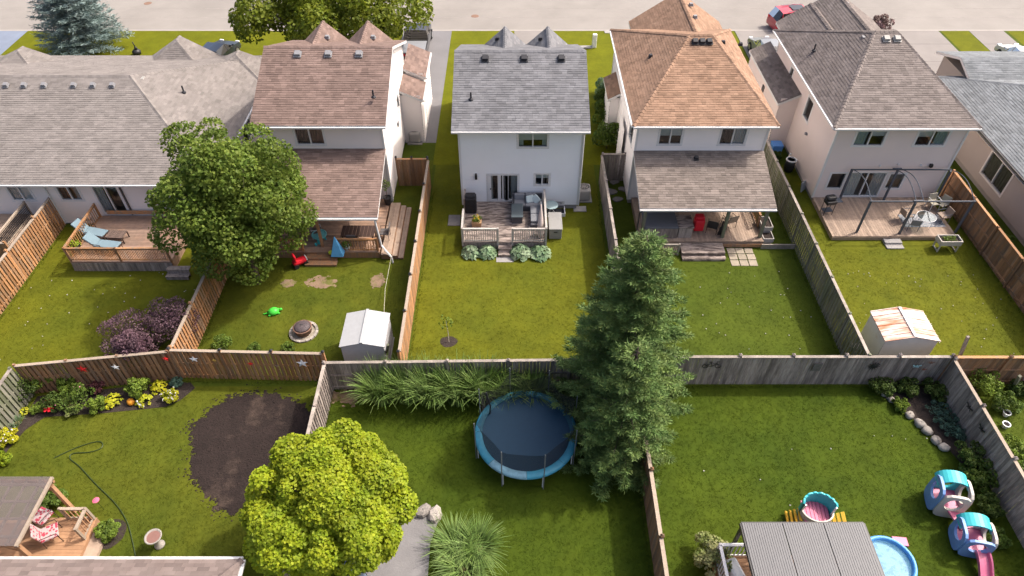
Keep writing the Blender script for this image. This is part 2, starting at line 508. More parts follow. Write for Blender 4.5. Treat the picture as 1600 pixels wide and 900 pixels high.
def shingle_slope(mb, poly, row=.155, tab=.36, seed=0):
    """poly: 3D convex polygon, first edge is the eave, counter-clockwise seen from outside"""
    rr = random.Random(seed)
    P = [Vector(p) for p in poly]
    u = (P[1] - P[0]).normalized()
    n = u.cross(P[-1] - P[0]).normalized()
    if n.z < 0: n = -n
    w = n.cross(u)
    q = [((p - P[0]).dot(u), (p - P[0]).dot(w)) for p in P]
    if sum(q[i][0] * q[(i + 1) % len(q)][1] - q[(i + 1) % len(q)][0] * q[i][1] for i in range(len(q))) < 0: q = q[::-1]
    edges = [(q[i], q[(i + 1) % len(q)]) for i in range(len(q))]
    wmax = max(p[1] for p in q); umin = min(p[0] for p in q); umax = max(p[0] for p in q)
    w0 = min(p[1] for p in q)
    k = 0
    while w0 < wmax - .01:
        w1 = min(w0 + row, wmax)
        x = umin - rr.uniform(0, tab)
        while x < umax:
            tw = tab * rr.uniform(.55, 1.35)
            pl = [(x, w0), (x + tw - .008, w0), (x + tw - .008, w1 + .004), (x, w1 + .004)]
            for a, b2 in edges:
                ex, ey = b2[0] - a[0], b2[1] - a[1]
                pl = clip_half(pl, lambda p: ex * (p[1] - a[1]) - ey * (p[0] - a[0]))
                if len(pl) < 3: break
            if len(pl) >= 3:
                lift = .011 + (.007 if rr.random() < .5 else 0)
                t = rr.random() * .7 + (.3 if lift < .015 else 0)
                top = []
                for p in pl:
                    s_ = max(0, min(1, (w1 - p[1]) / row))
                    top.append(P[0] + u * p[0] + w * p[1] + n * (.003 + lift * s_))
                m_ = len(top)
                vs = list(top); fs = [tuple(range(m_))]
                low = [i for i in range(m_) if abs(pl[i][1] - w0) < 1e-5]
                if len(low) == 2:
                    a, b2 = low
                    vs += [P[0] + u * pl[a][0] + w * w0, P[0] + u * pl[b2][0] + w * w0]
                    fs.append((b2, a, m_, m_ + 1) if (a + 1) % m_ == b2 else (a, b2, m_ + 1, m_))
                mb.add(vs, fs, 0, t)
            x += tw
        w0 += row
        k += 1

def cap_line(mb, a, b, w=.26, seed=3):
    rr = random.Random(seed)
    a, b = Vector(a), Vector(b)
    L = (b - a).length; d = (b - a) / L
    n = max(1, int(L / .24))
    sd = d.cross(Vector((0, 0, 1))).normalized()
    for i in range(n):
        p, q = a + d * (L * i / n), a + d * (L * (i + 1) / n)
        t = rr.random()
        h0, h1 = Vector((0, 0, .060)), Vector((0, 0, .040))
        dn = Vector((0, 0, -.075))
        mb.add([p + sd * w / 2 + h0 + dn, p + h0, p - sd * w / 2 + h0 + dn, q + sd * w / 2 + h1 + dn, q + h1, q - sd * w / 2 + h1 + dn],
               [(0, 1, 4, 3), (1, 2, 5, 4), (0, 2, 1)], 0, t)

def roof(root, name, slopes, m, caps=(), thick=.16, trim=None, seed=0):
    """slopes: list of polygons; the slab with its fascia is the roof part, the shingles its sub-part"""
    trim = trim or WHITE
    b = MB()
    for p in slopes:
        n = len(p)
        v = [Vector(q) for q in p] + [Vector(q) - Vector((0, 0, thick)) for q in p]
        b.add(v[:n], [tuple(range(n))], 1)
        b.add(v, [tuple(range(n, 2 * n))[::-1]] + [(i, i + n, (i + 1) % n + n, (i + 1) % n) for i in range(n)])
    r = b.build(name, [trim, m], root)
    s = MB()
    for i, p in enumerate(slopes): shingle_slope(s, p, seed=seed * 17 + i)
    s.build('shingle_courses', m, r, tints=True, kind='stuff')
    if caps:
        c = MB()
        for i, (p, q) in enumerate(caps): cap_line(c, p, q, seed=i)
        c.build('ridge_cap', m, r, tints=True)
    return r

def shinglemat(name, a, b, tint=.34):
    return mat(name, a, .93, .12, .8, col2=b, mixscale=1.3, mixlo=.38, mixhi=.66, tint=tint, fine=.06, fscale=60, bump=.2, bscale=70, spec=.15)

class Wall:
    """a wall standing on p0-p1; outside is to the right of p0 -> p1"""
    def __init__(s, p0, p1, zb, zt, gable=None):
        s.p0, s.p1 = Vector((*p0, 0)), Vector((*p1, 0))
        s.L = (s.p1 - s.p0).length
        s.d = (s.p1 - s.p0) / s.L
        s.n = Vector((s.d.y, -s.d.x, 0))
        s.zb, s.zt, s.gable, s.op = zb, zt, gable, []
        s.a = math.atan2(s.d.y, s.d.x)
    def pt(s, u, z, off=0):
        return s.p0 + s.d * u + s.n * off + Vector((0, 0, z))
    def span(s, z):
        if z <= s.zt or not s.gable: return (0, s.L)
        ru, rz = s.gable
        k = min(1, (z - s.zt) / (rz - s.zt))
        return (ru * k, s.L - (s.L - ru) * k)
    def siding(s, root, m, row=.20, lip=.032, name='wall'):
        top = s.gable[1] if s.gable else s.zt
        zs = [s.zb]
        while zs[-1] < top - .02: zs.append(min(top, zs[-1] + row))
        b = MB()
        for r in range(len(zs) - 1):
            cuts = sorted({zs[r], zs[r + 1]} | {q for o in s.op for q in (o[2], o[3]) if zs[r] < q < zs[r + 1]} | ({s.zt} if zs[r] < s.zt < zs[r + 1] else set()))
            for c in range(len(cuts) - 1):
                a, e = cuts[c], cuts[c + 1]
                (l0, h0), (l1, h1) = s.span(a + 1e-6), s.span(e)
                iv = [(l0, h0, l1, h1)]
                for u0, u1, z0, z1 in s.op:
                    if z0 < e - 1e-6 and z1 > a + 1e-6:
                        nv = []
                        for (a0, b0, a1, b1) in iv:
                            if u0 > a0: nv.append((a0, min(u0, b0), a1, min(u0, b1)))
                            if u1 < b0: nv.append((max(u1, a0), b0, max(u1, a1), b1))
                        iv = nv
                oa = lip * (zs[r + 1] - a) / (zs[r + 1] - zs[r]); oe = lip * (zs[r + 1] - e) / (zs[r + 1] - zs[r])
                for (a0, b0, a1, b1) in iv:
                    v = [s.pt(a0, a, oa), s.pt(b0, a, oa), s.pt(b1, e, oe), s.pt(a1, e, oe)]
                    f = [(0, 1, 2, 3)]
                    if c == 0 and lip:
                        v += [s.pt(a0, a, 0), s.pt(b0, a, 0)]; f.append((4, 5, 1, 0))
                    b.add(v, f)
        return b.build(name, m, root)

def window(root, w, u0, u1, z0, z1, cover=None, panes=2, name='window', fm=None, door=False, split=None, depth=.10):
    fm = fm or WHITE
    w.op.append((u0, u1, z0, z1))
    ft = .07 if not door else .06
    b = MB()
    def bb(a, c, e, f, o0=-depth, o1=.03):
        pts = [w.pt(x, z, o) for o in (o1, o0) for x, z in ((a, e), (c, e), (c, f), (a, f))]
        b.add(pts, [(0, 1, 2, 3), (7, 6, 5, 4), (0, 4, 5, 1), (1, 5, 6, 2), (2, 6, 7, 3), (3, 7, 4, 0)])
    bb(u0 - .06, u0 + ft, z0 - .05, z1 + .05); bb(u1 - ft, u1 + .06, z0 - .05, z1 + .05)
    bb(u0 + ft, u1 - ft, z0 - .05, z0 + ft); bb(u0 + ft, u1 - ft, z1 - ft, z1 + .05)
    fr = b.build(name, fm, root)
    iw = (u1 - u0 - 2 * ft)
    for k in range(panes):
        a = u0 + ft + iw * k / panes; c = u0 + ft + iw * (k + 1) / panes
        if k:
            b = MB(); bb(a - .035, a + .035, z0 + ft, z1 - ft, -depth + .01, .012); b.build('mullion', fm, fr)
        b = MB()
        o = -.045 if k % 2 == 0 else -.065
        b.add([w.pt(a, z0 + ft, o), w.pt(c, z0 + ft, o), w.pt(c, z1 - ft, o), w.pt(a, z1 - ft, o)], [(0, 1, 2, 3)])
        b.build('pane', GLASS, fr)
        cv = cover[k] if cover else None
        if cv:
            kind, amount, cm = cv
            b = MB()
            if kind == 'blind':
                zt = z1 - ft; zb = zt - (z1 - z0 - 2 * ft) * amount
                b.add([w.pt(a, zb, -.085), w.pt(c, zb, -.085), w.pt(c, zt, -.085), w.pt(a, zt, -.085)], [(0, 1, 2, 3)])
                b.build('blind', cm, fr)
            else:
                n = 14
                lo, hi = (a, a + (c - a) * amount) if kind == 'curtain_l' else (c - (c - a) * amount, c)
                vs = []
                for i in range(n + 1):
                    uu = lo + (hi - lo) * i / n; oo = -.115 + .025 * math.sin(i * 2.4)
                    vs += [w.pt(uu, z0 + ft, oo), w.pt(uu, z1 - ft, oo)]
                b.add(vs, [(2*i, 2*i+2, 2*i+3, 2*i+1) for i in range(n)])
                b.build('curtain', cm, fr)
    return fr

def vent_box(root, x, y, z, k, m, s=.32, ax='y'):
    """low roof vent lying on a slope rising k per metre along ax"""
    b = MB()
    a = math.atan(k)
    b.box((x, y, z + .05), (s * 1.25, s * 1.25, .03), rx=a if ax == 'y' else 0, ry=-a if ax == 'x' else 0)
    b.box((x, y, z + .13), (s, s, .14), rx=a if ax == 'y' else 0, ry=-a if ax == 'x' else 0, taper=.88)
    return b.build('roof_vent', m, root)

def pipe_vent(root, x, y, z, m):
    b = MB(); b.lathe([(.13, -.02), (.12, .04), (.05, .10), (.048, .42), (.03, .42), (.03, .3)], (x, y, z), 10)
    return b.build('vent_pipe', m, root, smooth=False)

def gutter(root, a, b, m=None, dz=-.06):
    q = MB(); a, b = Vector(a), Vector(b)
    d = (b - a).normalized(); o = d.cross(Vector((0, 0, 1))) * .06
    q.bar(a + o + Vector((0, 0, dz)), b + o + Vector((0, 0, dz)), .09, .09)
    return q.build('gutter', m or WHITE, root)

def corner(root, x, y, z0, z1, m=None):
    return MB().box((x, y, (z0 + z1) / 2), (.11, .11, z1 - z0)).build('corner_trim', m or WHITE, root)

def downspout(root, pts, m=None, r=.04):
    return MB().tube(pts, r, 6).build('downspout', m or WHITE, root)

VB = mat('vent_black', (.03, .03, .035), .6, .1, 5)
VG = mat('vent_grey', (.22, .22, .23), .5, .1, 5)

# ------------------------------------------------------------------ houses
SH_GREY = shinglemat('shingles_grey', (.166, .166, .175), (.148, .148, .157), .22)
SH_BROWN = shinglemat('shingles_brown', (.192, .136, .117), (.168, .119, .102), .24)
SH_ORANGE = shinglemat('shingles_orange', (.285, .182, .125), (.250, .156, .106), .22)
SH_TAUPE = shinglemat('shingles_taupe', (.190, .163, .150), (.165, .141, .130), .22)
SH_BEIGE = shinglemat('shingles_beige', (.208, .187, .175), (.185, .167, .156), .15)
SH_BLUE = shinglemat('shingles_bluegrey', (.195, .208, .218), (.170, .182, .192), .2)
SD_WHITE = mat('siding_white', (.80, .80, .805), .6, .03, .7, fine=.02)
SD_CREAM = mat('siding_cream', (.74, .675, .635), .6, .03, .7)
SD_OFF = mat('siding_offwhite', (.82, .765, .73), .6, .03, .7)
SD_PINK = mat('siding_pinkbeige', (.68, .58, .535), .6, .03, .7)
SD_GREYB = mat('siding_greybeige', (.35, .312, .288), .6, .04, .7)
DARKIN = mat('dark_interior', (.02, .02, .02), .9)
DKCURT = mat('dark_curtain', (.10, .09, .085), .9)
TEALC = mat('pale_teal_curtain', (.42, .50, .50), .9)
BROWNC = mat('brown_curtain', (.22, .13, .10), .9)

def front_gable(x, zr, y0, y1, hw, ze):
    return [[(x - hw, y1, ze), (x - hw, y0, ze), (x, y0, zr), (x, y1, zr)], [(x + hw, y0, ze), (x + hw, y1, ze), (x, y1, zr), (x, y0, zr)]]

def gable_end(root, x, zr, y, hw, ze, m):
    return MB().add([(x - hw, y, ze), (x + hw, y, ze), (x, y, zr)], [(0, 1, 2)]).build('front_gable_wall', m, root)

def shell(root, x0, x1, y0, y1, zb, zt, m, gable=None, foundation=.3):
    """four siding walls; gable = (axis, ridge height). Returns the Wall objects, not yet sided"""
    ym = (y0 + y1) / 2 - y0
    W = {'rear': Wall((x0, y0), (x1, y0), zb, zt), 'right': Wall((x1, y0), (x1, y1), zb, zt, (ym, gable) if gable else None),
         'front': Wall((x1, y1), (x0, y1), zb, zt), 'left': Wall((x0, y1), (x0, y0), zb, zt, (y1 - y0 - ym, gable) if gable else None)}
    MB().box(((x0 + x1) / 2, (y0 + y1) / 2, foundation / 2 - .2), (x1 - x0 - .04, y1 - y0 - .04, foundation + .4)).build('foundation', CONC, root)
    MB().add([(x0, y0, zb + .004), (x1, y0, zb + .004), (x1, y1, zb + .004), (x0, y1, zb + .004)], [(0, 1, 2, 3)]).build('inner_floor', DARKIN, root)
    for x, y in ((x0, y0), (x1, y0), (x0, y1), (x1, y1)): corner(root, x, y, zb, zt)
    return W

# ---- grey-roofed white house in the centre
h3 = thing('white_house', 'two-storey white house with grey shingle roof and furnished rear deck', 'house', (.47, 36, 0))
W = shell(h3, -2.85, 3.8, 31.6, 40.7, .3, 5.42, SD_WHITE, 7.30)
w = W['rear']; ux = lambda X: X + 2.85
window(h3, w, ux(.30), ux(1.95), 4.17, 5.28, [('blind', .62, BLIND), ('blind', .60, BLIND)])
for c in (.38, 1.64):
    MB().add([w.pt(ux(c), 4.2, -.2), w.pt(ux(c + .24), 4.2, -.2), w.pt(ux(c + .24), 5.2, -.2), w.pt(ux(c), 5.2, -.2)], [(0, 1, 2, 3)]).build('curtain', TEALC, h3)
window(h3, w, ux(1.27), ux(2.13), 1.66, 2.50, [('blind', .45, BLIND), ('blind', .45, BLIND)])
window(h3, w, ux(1.95), ux(3.0), -.02 + .3, .52, panes=1)
# patio doors: two leaves with long panes
window(h3, w, ux(-1.40), ux(.36), .60, 2.42, [('curtain_l', .30, BLIND), ('curtain_r', .45, CURT)], name='patio_door', door=True)
for c in (-.52,):
    for s_ in (-1, 1):
        b = MB(); b.box((c + s_ * .2, 31.58, 1.5), (.18, .06, 1.7)); b.build('door_stile', WHITE, h3)
for x in (-1.28, -.30):
    b = MB(); b.box((x, 31.575, 1.5), (.20, .05, 1.7)); b.build('door_stile', WHITE, h3)
for x in (-1.22, -.36): MB().lathe([(.0, .05), (.035, .04), (.03, -.02)], (x, 31.52, 1.45), 8).build('door_handle', BLACKM, h3)
b = MB(); b.box((-2.02, 31.52, 2.28), (.13, .12, .26)); b.box((-2.02, 31.55, 2.46), (.09, .08, .1)); b.build('wall_lamp', BLACKM, h3)
for k in W: W[k].siding(h3, SD_WHITE)
A, Bx = -3.2, 4.13
sl3 = [[(A, 31.2, 5.5), (Bx, 31.2, 5.5), (Bx, 36.15, 7.5), (A, 36.15, 7.5)], [(Bx, 41.1, 5.5), (A, 41.1, 5.5), (A, 36.15, 7.5), (Bx, 36.15, 7.5)]]
roof(h3, 'roof', sl3, SH_GREY, [((A, 36.15, 7.5), (Bx, 36.15, 7.5))], seed=3)
for x in (-.42, 2.2):
    roof(h3, 'dormer_roof', front_gable(x, 6.75, 37.9, 40.9, 1.35, 5.55), SH_GREY, [((x, 37.9, 6.75), (x, 40.9, 6.75))], seed=5)
    gable_end(h3, x, 6.7, 40.75, 1.3, 5.5, SD_WHITE)
    vent_box(h3, x - .48, 39.9, 6.35, 0, VB, .22)
for px in (758, 819, 877):
    X, Y = {758: (-1.48, 35.75), 819: (0.67, 35.75), 877: (2.72, 35.75)}[px]
    vent_box(h3, X, 35.55, 7.27, .404, VB, .34)
pipe_vent(h3, -2.2, 33.05, 6.25, VB)
gutter(h3, (A, 31.2, 5.46), (Bx, 31.2, 5.46))
MB().box((.47, 31.41, 5.33), (7.3, .40, .02)).build('soffit', WHITE, h3)
downspout(h3, [(3.95, 31.2, 5.35), (3.86, 31.52, 5.05), (3.86, 31.52, .3)])
Wb = Wall((-3.45, 44.0), (-3.45, 39.2), 0, 3.1); Wb.siding(h3, SD_WHITE, name='bay_wall')
Wall((-3.45, 39.2), (-2.85, 39.2), 0, 3.1).siding(h3, SD_WHITE, name='bay_wall')
roof(h3, 'bay_roof', [[(-3.65, 44.2, 3.15), (-3.65, 39.0, 3.15), (-2.86, 39.0, 3.6), (-2.86, 44.2, 3.6)]], SH_GREY, seed=8)

# ---- brown-roofed house with the covered porch
h2 = thing('brown_roof_house', 'two-storey cream house with brown shingle roof and covered back porch', 'house', (-10.3, 37, 0))
W = shell(h2, -13.6, -7.02, 32.0, 41.4, .3, 5.42, SD_CREAM, 7.30)
w = W['rear']; ux = lambda X: X + 13.6
window(h2, w, ux(-11.78), ux(-10.18), 4.08, 5.22, [('curtain_l', 1, DKCURT), ('curtain_r', 1, BROWNC)])
window(h2, w, ux(-12.6), ux(-10.9), .45, 2.45, panes=2, name='patio_door', door=True)
window(h2, w, ux(-9.6), ux(-8.4), 1.2, 2.3, panes=2)
window(h2, W['right'], 5.3, 6.1, 2.9, 3.9, panes=1)
MB().box((-6.97, 36.6, 2.6), (.10, .25, .25)).build('wall_vent', VG, h2)
for k in W: W[k].siding(h2, SD_OFF if k == 'right' else SD_CREAM)  # right wall faces the sun: its brightness is put into paler siding
A, Bx = -13.92, -6.70
roof(h2, 'roof', [[(A, 31.65, 5.5), (Bx, 31.65, 5.5), (Bx, 36.65, 7.5), (A, 36.65, 7.5)], [(Bx, 41.7, 5.5), (A, 41.7, 5.5), (A, 36.65, 7.5), (Bx, 36.65, 7.5)]],
     SH_BROWN, [((A, 36.65, 7.5), (Bx, 36.65, 7.5))], seed=21)
for x in (-11.70, -8.92):
    roof(h2, 'dormer_roof', front_gable(x, 6.8, 38.4, 41.6, 1.4, 5.55), SH_BROWN, [((x, 38.4, 6.8), (x, 41.6, 6.8))], seed=25)
    gable_end(h2, x, 6.75, 41.45, 1.35, 5.5, SD_CREAM)
    vent_box(h2, x + .5, 40.0, 6.4, 0, VG, .25)
for X in (-11.93, -10.23, -8.52): vent_box(h2, X, 36.05, 7.28, .4, VG, .34)
pipe_vent(h2, -7.42, 33.11, 6.35, VB)
gutter(h2, (A, 31.65, 5.46), (Bx, 31.65, 5.46))
MB().box((-10.3, 31.83, 5.33), (7.2, .34, .02)).build('soffit', WHITE, h2)
roof(h2, 'porch_roof', [[(-13.5, 27.5, 2.66), (-6.95, 27.5, 2.66), (-6.95, 31.98, 3.86), (-13.5, 31.98, 3.86)]], SH_BROWN, seed=31)
gutter(h2, (-13.5, 27.5, 2.63), (-6.95, 27.5, 2.63))
downspout(h2, [(-7.1, 27.45, 2.5), (-6.98, 27.4, .85), (-6.75, 27.2, .62), (-6.45, 26.95, .4), (-6.4, 26.9, .02)], r=.055)
for x in (-13.2, -10.25, -7.15):
    MB().box((x, 27.75, 1.45), (.13, .13, 2.1)).build('porch_post', WOODS['brown'], h2)
MB().box((-10.2, 27.75, 2.46), (6.2, .12, .18)).build('porch_beam', WOODS['brown'], h2)
for y0, y1, ze in ((38.45, 40.7, 3.15), (40.75, 44.3, 3.45)):
    Wall((-5.75, y0 + .12), (-5.75, y1), 0, ze).siding(h2, SD_OFF, name='bay_wall')  # sunlit bay side: paler siding than the rear stands in for sunlight
    Wall((-7.0, y0 + .12), (-5.75, y0 + .12), 0, ze + .25).siding(h2, SD_CREAM, name='bay_wall')
    roof(h2, 'bay_roof', [[(-5.58, y0, ze), (-5.58, y1, ze), (-7.0, y1, ze + .62), (-7.0, y0, ze + .62)]], SH_BROWN, seed=int(y0))
    gutter(h2, (-5.58, y0, ze - .02), (-5.58, y1, ze - .02))

# ---- orange hip-roofed house
h4 = thing('orange_roof_house', 'two-storey house with orange-brown hip roof and grey porch roof', 'house', (10.3, 37.5, 0))
W = shell(h4, 6.8, 13.85, 32.1, 43.0, .3, 5.38, SD_OFF)
w = W['rear']; ux = lambda X: X - 6.8
window(h4, w, ux(7.98), ux(9.28), 4.02, 5.12, [('blind', .5, TEALC), ('blind', .5, BLIND)])
window(h4, w, ux(11.30), ux(12.76), 4.02, 5.12, [('curtain_l', .25, DKCURT), ('curtain_r', 1, CURT)])
window(h4, w, ux(10.4), ux(12.2), .48, 2.4, panes=2, name='patio_door', door=True)
window(h4, W['left'], 8.6, 9.9, 3.2, 4.6, panes=1)
for k in W: W[k].siding(h4, SD_OFF)
E4 = [(6.45, 31.7, 5.45), (14.2, 31.7, 5.45), (14.2, 43.4, 5.45), (6.45, 43.4, 5.45)]
r0, r1 = (10.05, 37.4, 7.82), (11.3, 37.4, 7.82)
roof(h4, 'roof', [[E4[0], E4[1], r1, r0], [E4[1], E4[2], r1], [E4[2], E4[3], r0, r1], [E4[3], E4[0], r0]], SH_ORANGE,
     [(E4[0], r0), (E4[1], r1), (E4[2], r1), (E4[3], r0), (r0, r1)], seed=41)
roof(h4, 'front_roof', front_gable(11.15, 6.75, 39.2, 46.3, 3.1, 4.7), SH_ORANGE, [((11.15, 39.2, 6.75), (11.15, 46.3, 6.75))], seed=44)
MB().prism([(8.4, 42.9), (13.9, 42.9), (13.9, 46.0), (8.4, 46.0)], 0, 4.6).build('front_wing', SD_OFF, h4)
gable_end(h4, 11.15, 6.65, 46.1, 3.0, 4.6, SD_OFF)
for X in (10.28, 10.68, 11.08): vent_box(h4, X, 36.85, 7.62, .415, VB, .30)
for px in ((12.24, 38.04), (13.18, 37.77)): vent_box(h4, px[0], px[1], 7.0, 0, VB, .2)
for px in ((11.58, 44.93), (11.48, 43.05)): vent_box(h4, px[0] + .1, px[1] - .4, 6.5, 0, VG, .24)
vent_box(h4, 8.03, 37.45, 6.45, 0, VB, .2)
gutter(h4, E4[0], E4[1]); gutter(h4, E4[3], E4[0])
b = MB(); b.box((10.33, 31.9, 5.28), (7.6, .38, .02)); b.box((6.62, 37.5, 5.28), (.33, 11.6, .02)); b.build('soffit', WHITE, h4)
roof(h4, 'porch_roof', [[(6.72, 28.3, 2.6), (13.92, 28.3, 2.6), (13.92, 32.05, 3.68), (6.72, 32.05, 3.68)]], shinglemat('shingles_warm_taupe', (.192, .161, .142), (.165, .138, .122), .24), seed=47)
vent_box(h4, 10.1, 31.45, 3.52, .29, VB, .2)
gutter(h4, (6.72, 28.3, 2.57), (13.92, 28.3, 2.57))
downspout(h4, [(6.85, 28.2, 2.5), (6.75, 28.3, 2.3), (6.75, 28.3, .1)], mat('dark_spout', (.03, .03, .03), .5))
for x in (7.1, 11.53, 13.59):
    MB().box((x, 28.5, 1.5), (.15, .15, 2.15)).build('porch_post', WOODS['mossy'], h4)
MB().box((10.3, 28.5, 2.42), (6.6, .12, .18)).build('porch_beam', WOODS['mossy'], h4)
Wall((6.6, 36.6), (6.6, 34.9), 0, 3.2).siding(h4, SD_OFF, name='bay_wall')
Wall((6.2, 41.2), (6.2, 38.8), 0, 3.1).siding(h4, SD_OFF, name='bay_wall')
Wall((6.2, 38.8), (6.8, 38.8), 0, 3.1).siding(h4, SD_OFF, name='bay_wall')
roof(h4, 'bay_roof', [[(6.0, 41.4, 3.1), (6.0, 38.6, 3.1), (6.82, 38.6, 3.55), (6.82, 41.4, 3.55)]], SH_ORANGE, seed=49)

# ---- pink-beige house with taupe hip roof
h5 = thing('beige_house', 'two-storey pink-beige house with taupe hip roof', 'house', (21.3, 38, 0))
W = shell(h5, 17.75, 24.85, 32.35, 43.5, .25, 5.12, SD_PINK)
w = W['rear']; ux = lambda X: X - 17.75
window(h5, w, ux(18.82), ux(20.52), 3.78, 4.80, [('curtain_l', .8, TEALC), ('blind', .4, BLIND)])
window(h5, w, ux(22.20), ux(23.95), 3.78, 4.80, [('blind', .45, BLIND), ('curtain_r', .7, TEALC)])
window(h5, w, ux(18.30), ux(19.25), .85, 2.02, panes=1)
window(h5, w, ux(19.40), ux(21.55), .30, 2.05, [('curtain_l', .7, BLIND), ('curtain_r', .6, CURT)], name='patio_door', door=True)
window(h5, w, ux(21.70), ux(22.65), .85, 1.98, panes=1)
window(h5, W['left'], 11.15 - 4.6, 11.15 - 3.6, 3.0, 4.35, panes=1)
window(h5, W['left'], 2.9, 3.5, 3.7, 4.4, panes=1)
for k in W: W[k].siding(h5, SD_PINK)
E5 = [(17.30, 31.92, 5.2), (25.15, 31.92, 5.2), (25.15, 43.9, 5.2), (17.30, 43.9, 5.2)]
r0, r1 = (20.9, 38.2, 7.65), (22.2, 38.2, 7.65)
roof(h5, 'roof', [[E5[0], E5[1], r1, r0], [E5[1], E5[2], r1], [E5[2], E5[3], r0, r1], [E5[3], E5[0], r0]], SH_TAUPE,
     [(E5[0], r0), (E5[1], r1), (E5[2], r1), (E5[3], r0), (r0, r1)], seed=51)
roof(h5, 'front_roof', front_gable(21.9, 6.6, 40.0, 46.8, 3.2, 4.6), SH_TAUPE, [((21.9, 40, 6.6), (21.9, 46.8, 6.6))], seed=54)
roof(h5, 'front_roof', front_gable(20.1, 6.1, 40.0, 46.0, 2.0, 4.8), SH_TAUPE, [((20.1, 40, 6.1), (20.1, 46.0, 6.1))], seed=55)
MB().prism([(18.9, 43.4), (24.6, 43.4), (24.6, 46.4), (18.9, 46.4)], 0, 4.5).build('front_wing', SD_PINK, h5)
gable_end(h5, 21.9, 6.5, 46.6, 3.1, 4.5, SD_PINK)
for X in (21.37, 21.99): vent_box(h5, X, 37.6, 7.43, .39, mat('vent_light', (.33, .32, .30), .6), .34)
vent_box(h5, 20.43, 38.26, 7.15, 0, VG, .3)
pipe_vent(h5, 18.25, 39.34, 5.95, VB)
for px in ((22.20, 45.35), (22.09, 43.27)): vent_box(h5, px[0], px[1], 6.2, 0, VG, .25)
gutter(h5, E5[0], E5[1]); gutter(h5, E5[3], E5[0])
b = MB(); b.box((21.22, 32.13, 5.03), (7.8, .40, .02)); b.box((17.53, 38, 5.03), (.42, 11.9, .02)); b.build('soffit', WHITE, h5)
Wall((16.62, 45), (16.62, 38.05), 0, 3.15).siding(h5, SD_PINK, name='bay_wall')
Wall((16.62, 38.05), (17.75, 38.05), 0, 3.5).siding(h5, SD_PINK, name='bay_wall')
roof(h5, 'bay_roof', [[(16.45, 45.1, 3.2), (16.45, 37.9, 3.2), (17.74, 37.9, 3.85), (17.74, 45.1, 3.85)]], SH_TAUPE, seed=57)
MB().box((16.58, 41.2, 2.2), (.06, .35, .9)).build('side_window', DKCURT, h5)
for x, z in ((20.9, 2.5), (21.9, 2.6), (22.15, 2.25), (23.2, 2.55)):
    MB().box((x, 32.31, z), (.10, .06, .10)).build('string_light_hook', WHITE, h5)
b = MB(); b.box((23.75, 32.25, 2.55), (.14, .16, .2)); b.build('wall_lamp', BLACKM, h5)
MB().lathe([(.13, -.02), (.13, .06), (.0, .08)], (17.72, 35.6, 2.5), 10).build('wall_vent', VG, h5)

# ---- bungalow with the blue-grey roof at the right edge
h6 = thing('bluegrey_bungalow', 'low bungalow with pale blue-grey roof beyond the brown fence', 'house', (32, 35, 0))
W = shell(h6, 28.2, 40, 27.5, 41.3, .3, 2.95, SD_GREYB)
w = W['left']
window(h6, w, 41.3 - 34.0, 41.3 - 31.6, .85, 2.45, [('curtain_l', 1, DKCURT), ('curtain_r', 1, DKCURT)], depth=.12)
for k in W: W[k].siding(h6, SD_GREYB, row=.11)
ra, rb = (34.2, 35.1, 5.4), (36.0, 35.1, 5.4)
E6 = [(27.75, 27.0, 3.05), (42.5, 27.0, 3.05), (42.5, 41.7, 3.05), (27.75, 41.7, 3.05)]
roof(h6, 'roof', [[E6[3], E6[0], ra], [E6[0], E6[1], rb, ra], [E6[2], E6[3], ra, rb], [E6[1], E6[2], rb]], SH_BLUE, [(E6[3], ra), (E6[0], ra)], seed=61)
gutter(h6, E6[3], E6[0], BLACKM)
roof(h6, 'garage_roof', [[(29.2, 39.3, 3.3), (44, 39.3, 3.3), (44, 42.0, 4.2), (29.2, 42.0, 4.2)], [(44, 44.7, 3.3), (29.2, 44.7, 3.3), (29.2, 42.0, 4.2), (44, 42.0, 4.2)]], SH_BLUE, seed=63)
MB().prism([(29.6, 39.8), (44, 39.8), (44, 44.3), (29.6, 44.3)], 0, 3.2).build('garage_wall', SD_GREYB, h6)
MB().box((27.97, 33.5, 2.75), (.42, 13, .02)).build('soffit', WHITE, h6)

# ---- long bungalow with beige roof on the left
h1 = thing('beige_bungalow', 'long low bungalow with broad beige hip roof behind the big maple', 'house', (-25, 37, 0))
W = shell(h1, -40, -16.5, 30.2, 44.2, .1, 2.98, SD_CREAM)
w = W['rear']; ux = lambda X: X + 40
window(h1, w, ux(-27.62), ux(-26.36), 1.66, 2.70, [('curtain_l', 1, CURT), ('blind', 1, BLIND)])
window(h1, w, ux(-24.92), ux(-23.70), 1.66, 2.70, [('curtain_l', 1, BROWNC), ('curtain_r', .6, CURT)])
window(h1, w, ux(-22.95), ux(-21.55), .70, 2.70, [('curtain_l', .7, CURT), None], panes=3 - 1, name='patio_door', door=True)
window(h1, w, ux(-24.4), ux(-23.75), .12, .46, panes=1)
window(h1, w, ux(-26.9), ux(-26.3), .12, .46, panes=1)
window(h1, w, ux(-31.0), ux(-29.4), 1.2, 2.7)
window(h1, W['right'], 6.0, 7.6, 1.2, 2.5, panes=2)
for k in W: W[k].siding(h1, SD_CREAM)
b = MB(); b.box((-21.35, 30.12, 1.7), (.07, .1, 1.9)); b.build('door_shade_edge', DKCURT, h1)
downspout(h1, [(-25.45, 29.9, 2.9), (-25.45, 30.13, 2.6), (-25.45, 30.13, .1)], r=.05)
E1 = [(-42, 29.8, 3.05), (-16.1, 29.8, 3.05), (-16.1, 44.6, 3.05), (-42, 44.6, 3.05)]
ra, rb = (-36, 37.1, 5.5), (-22.4, 37.1, 5.5)
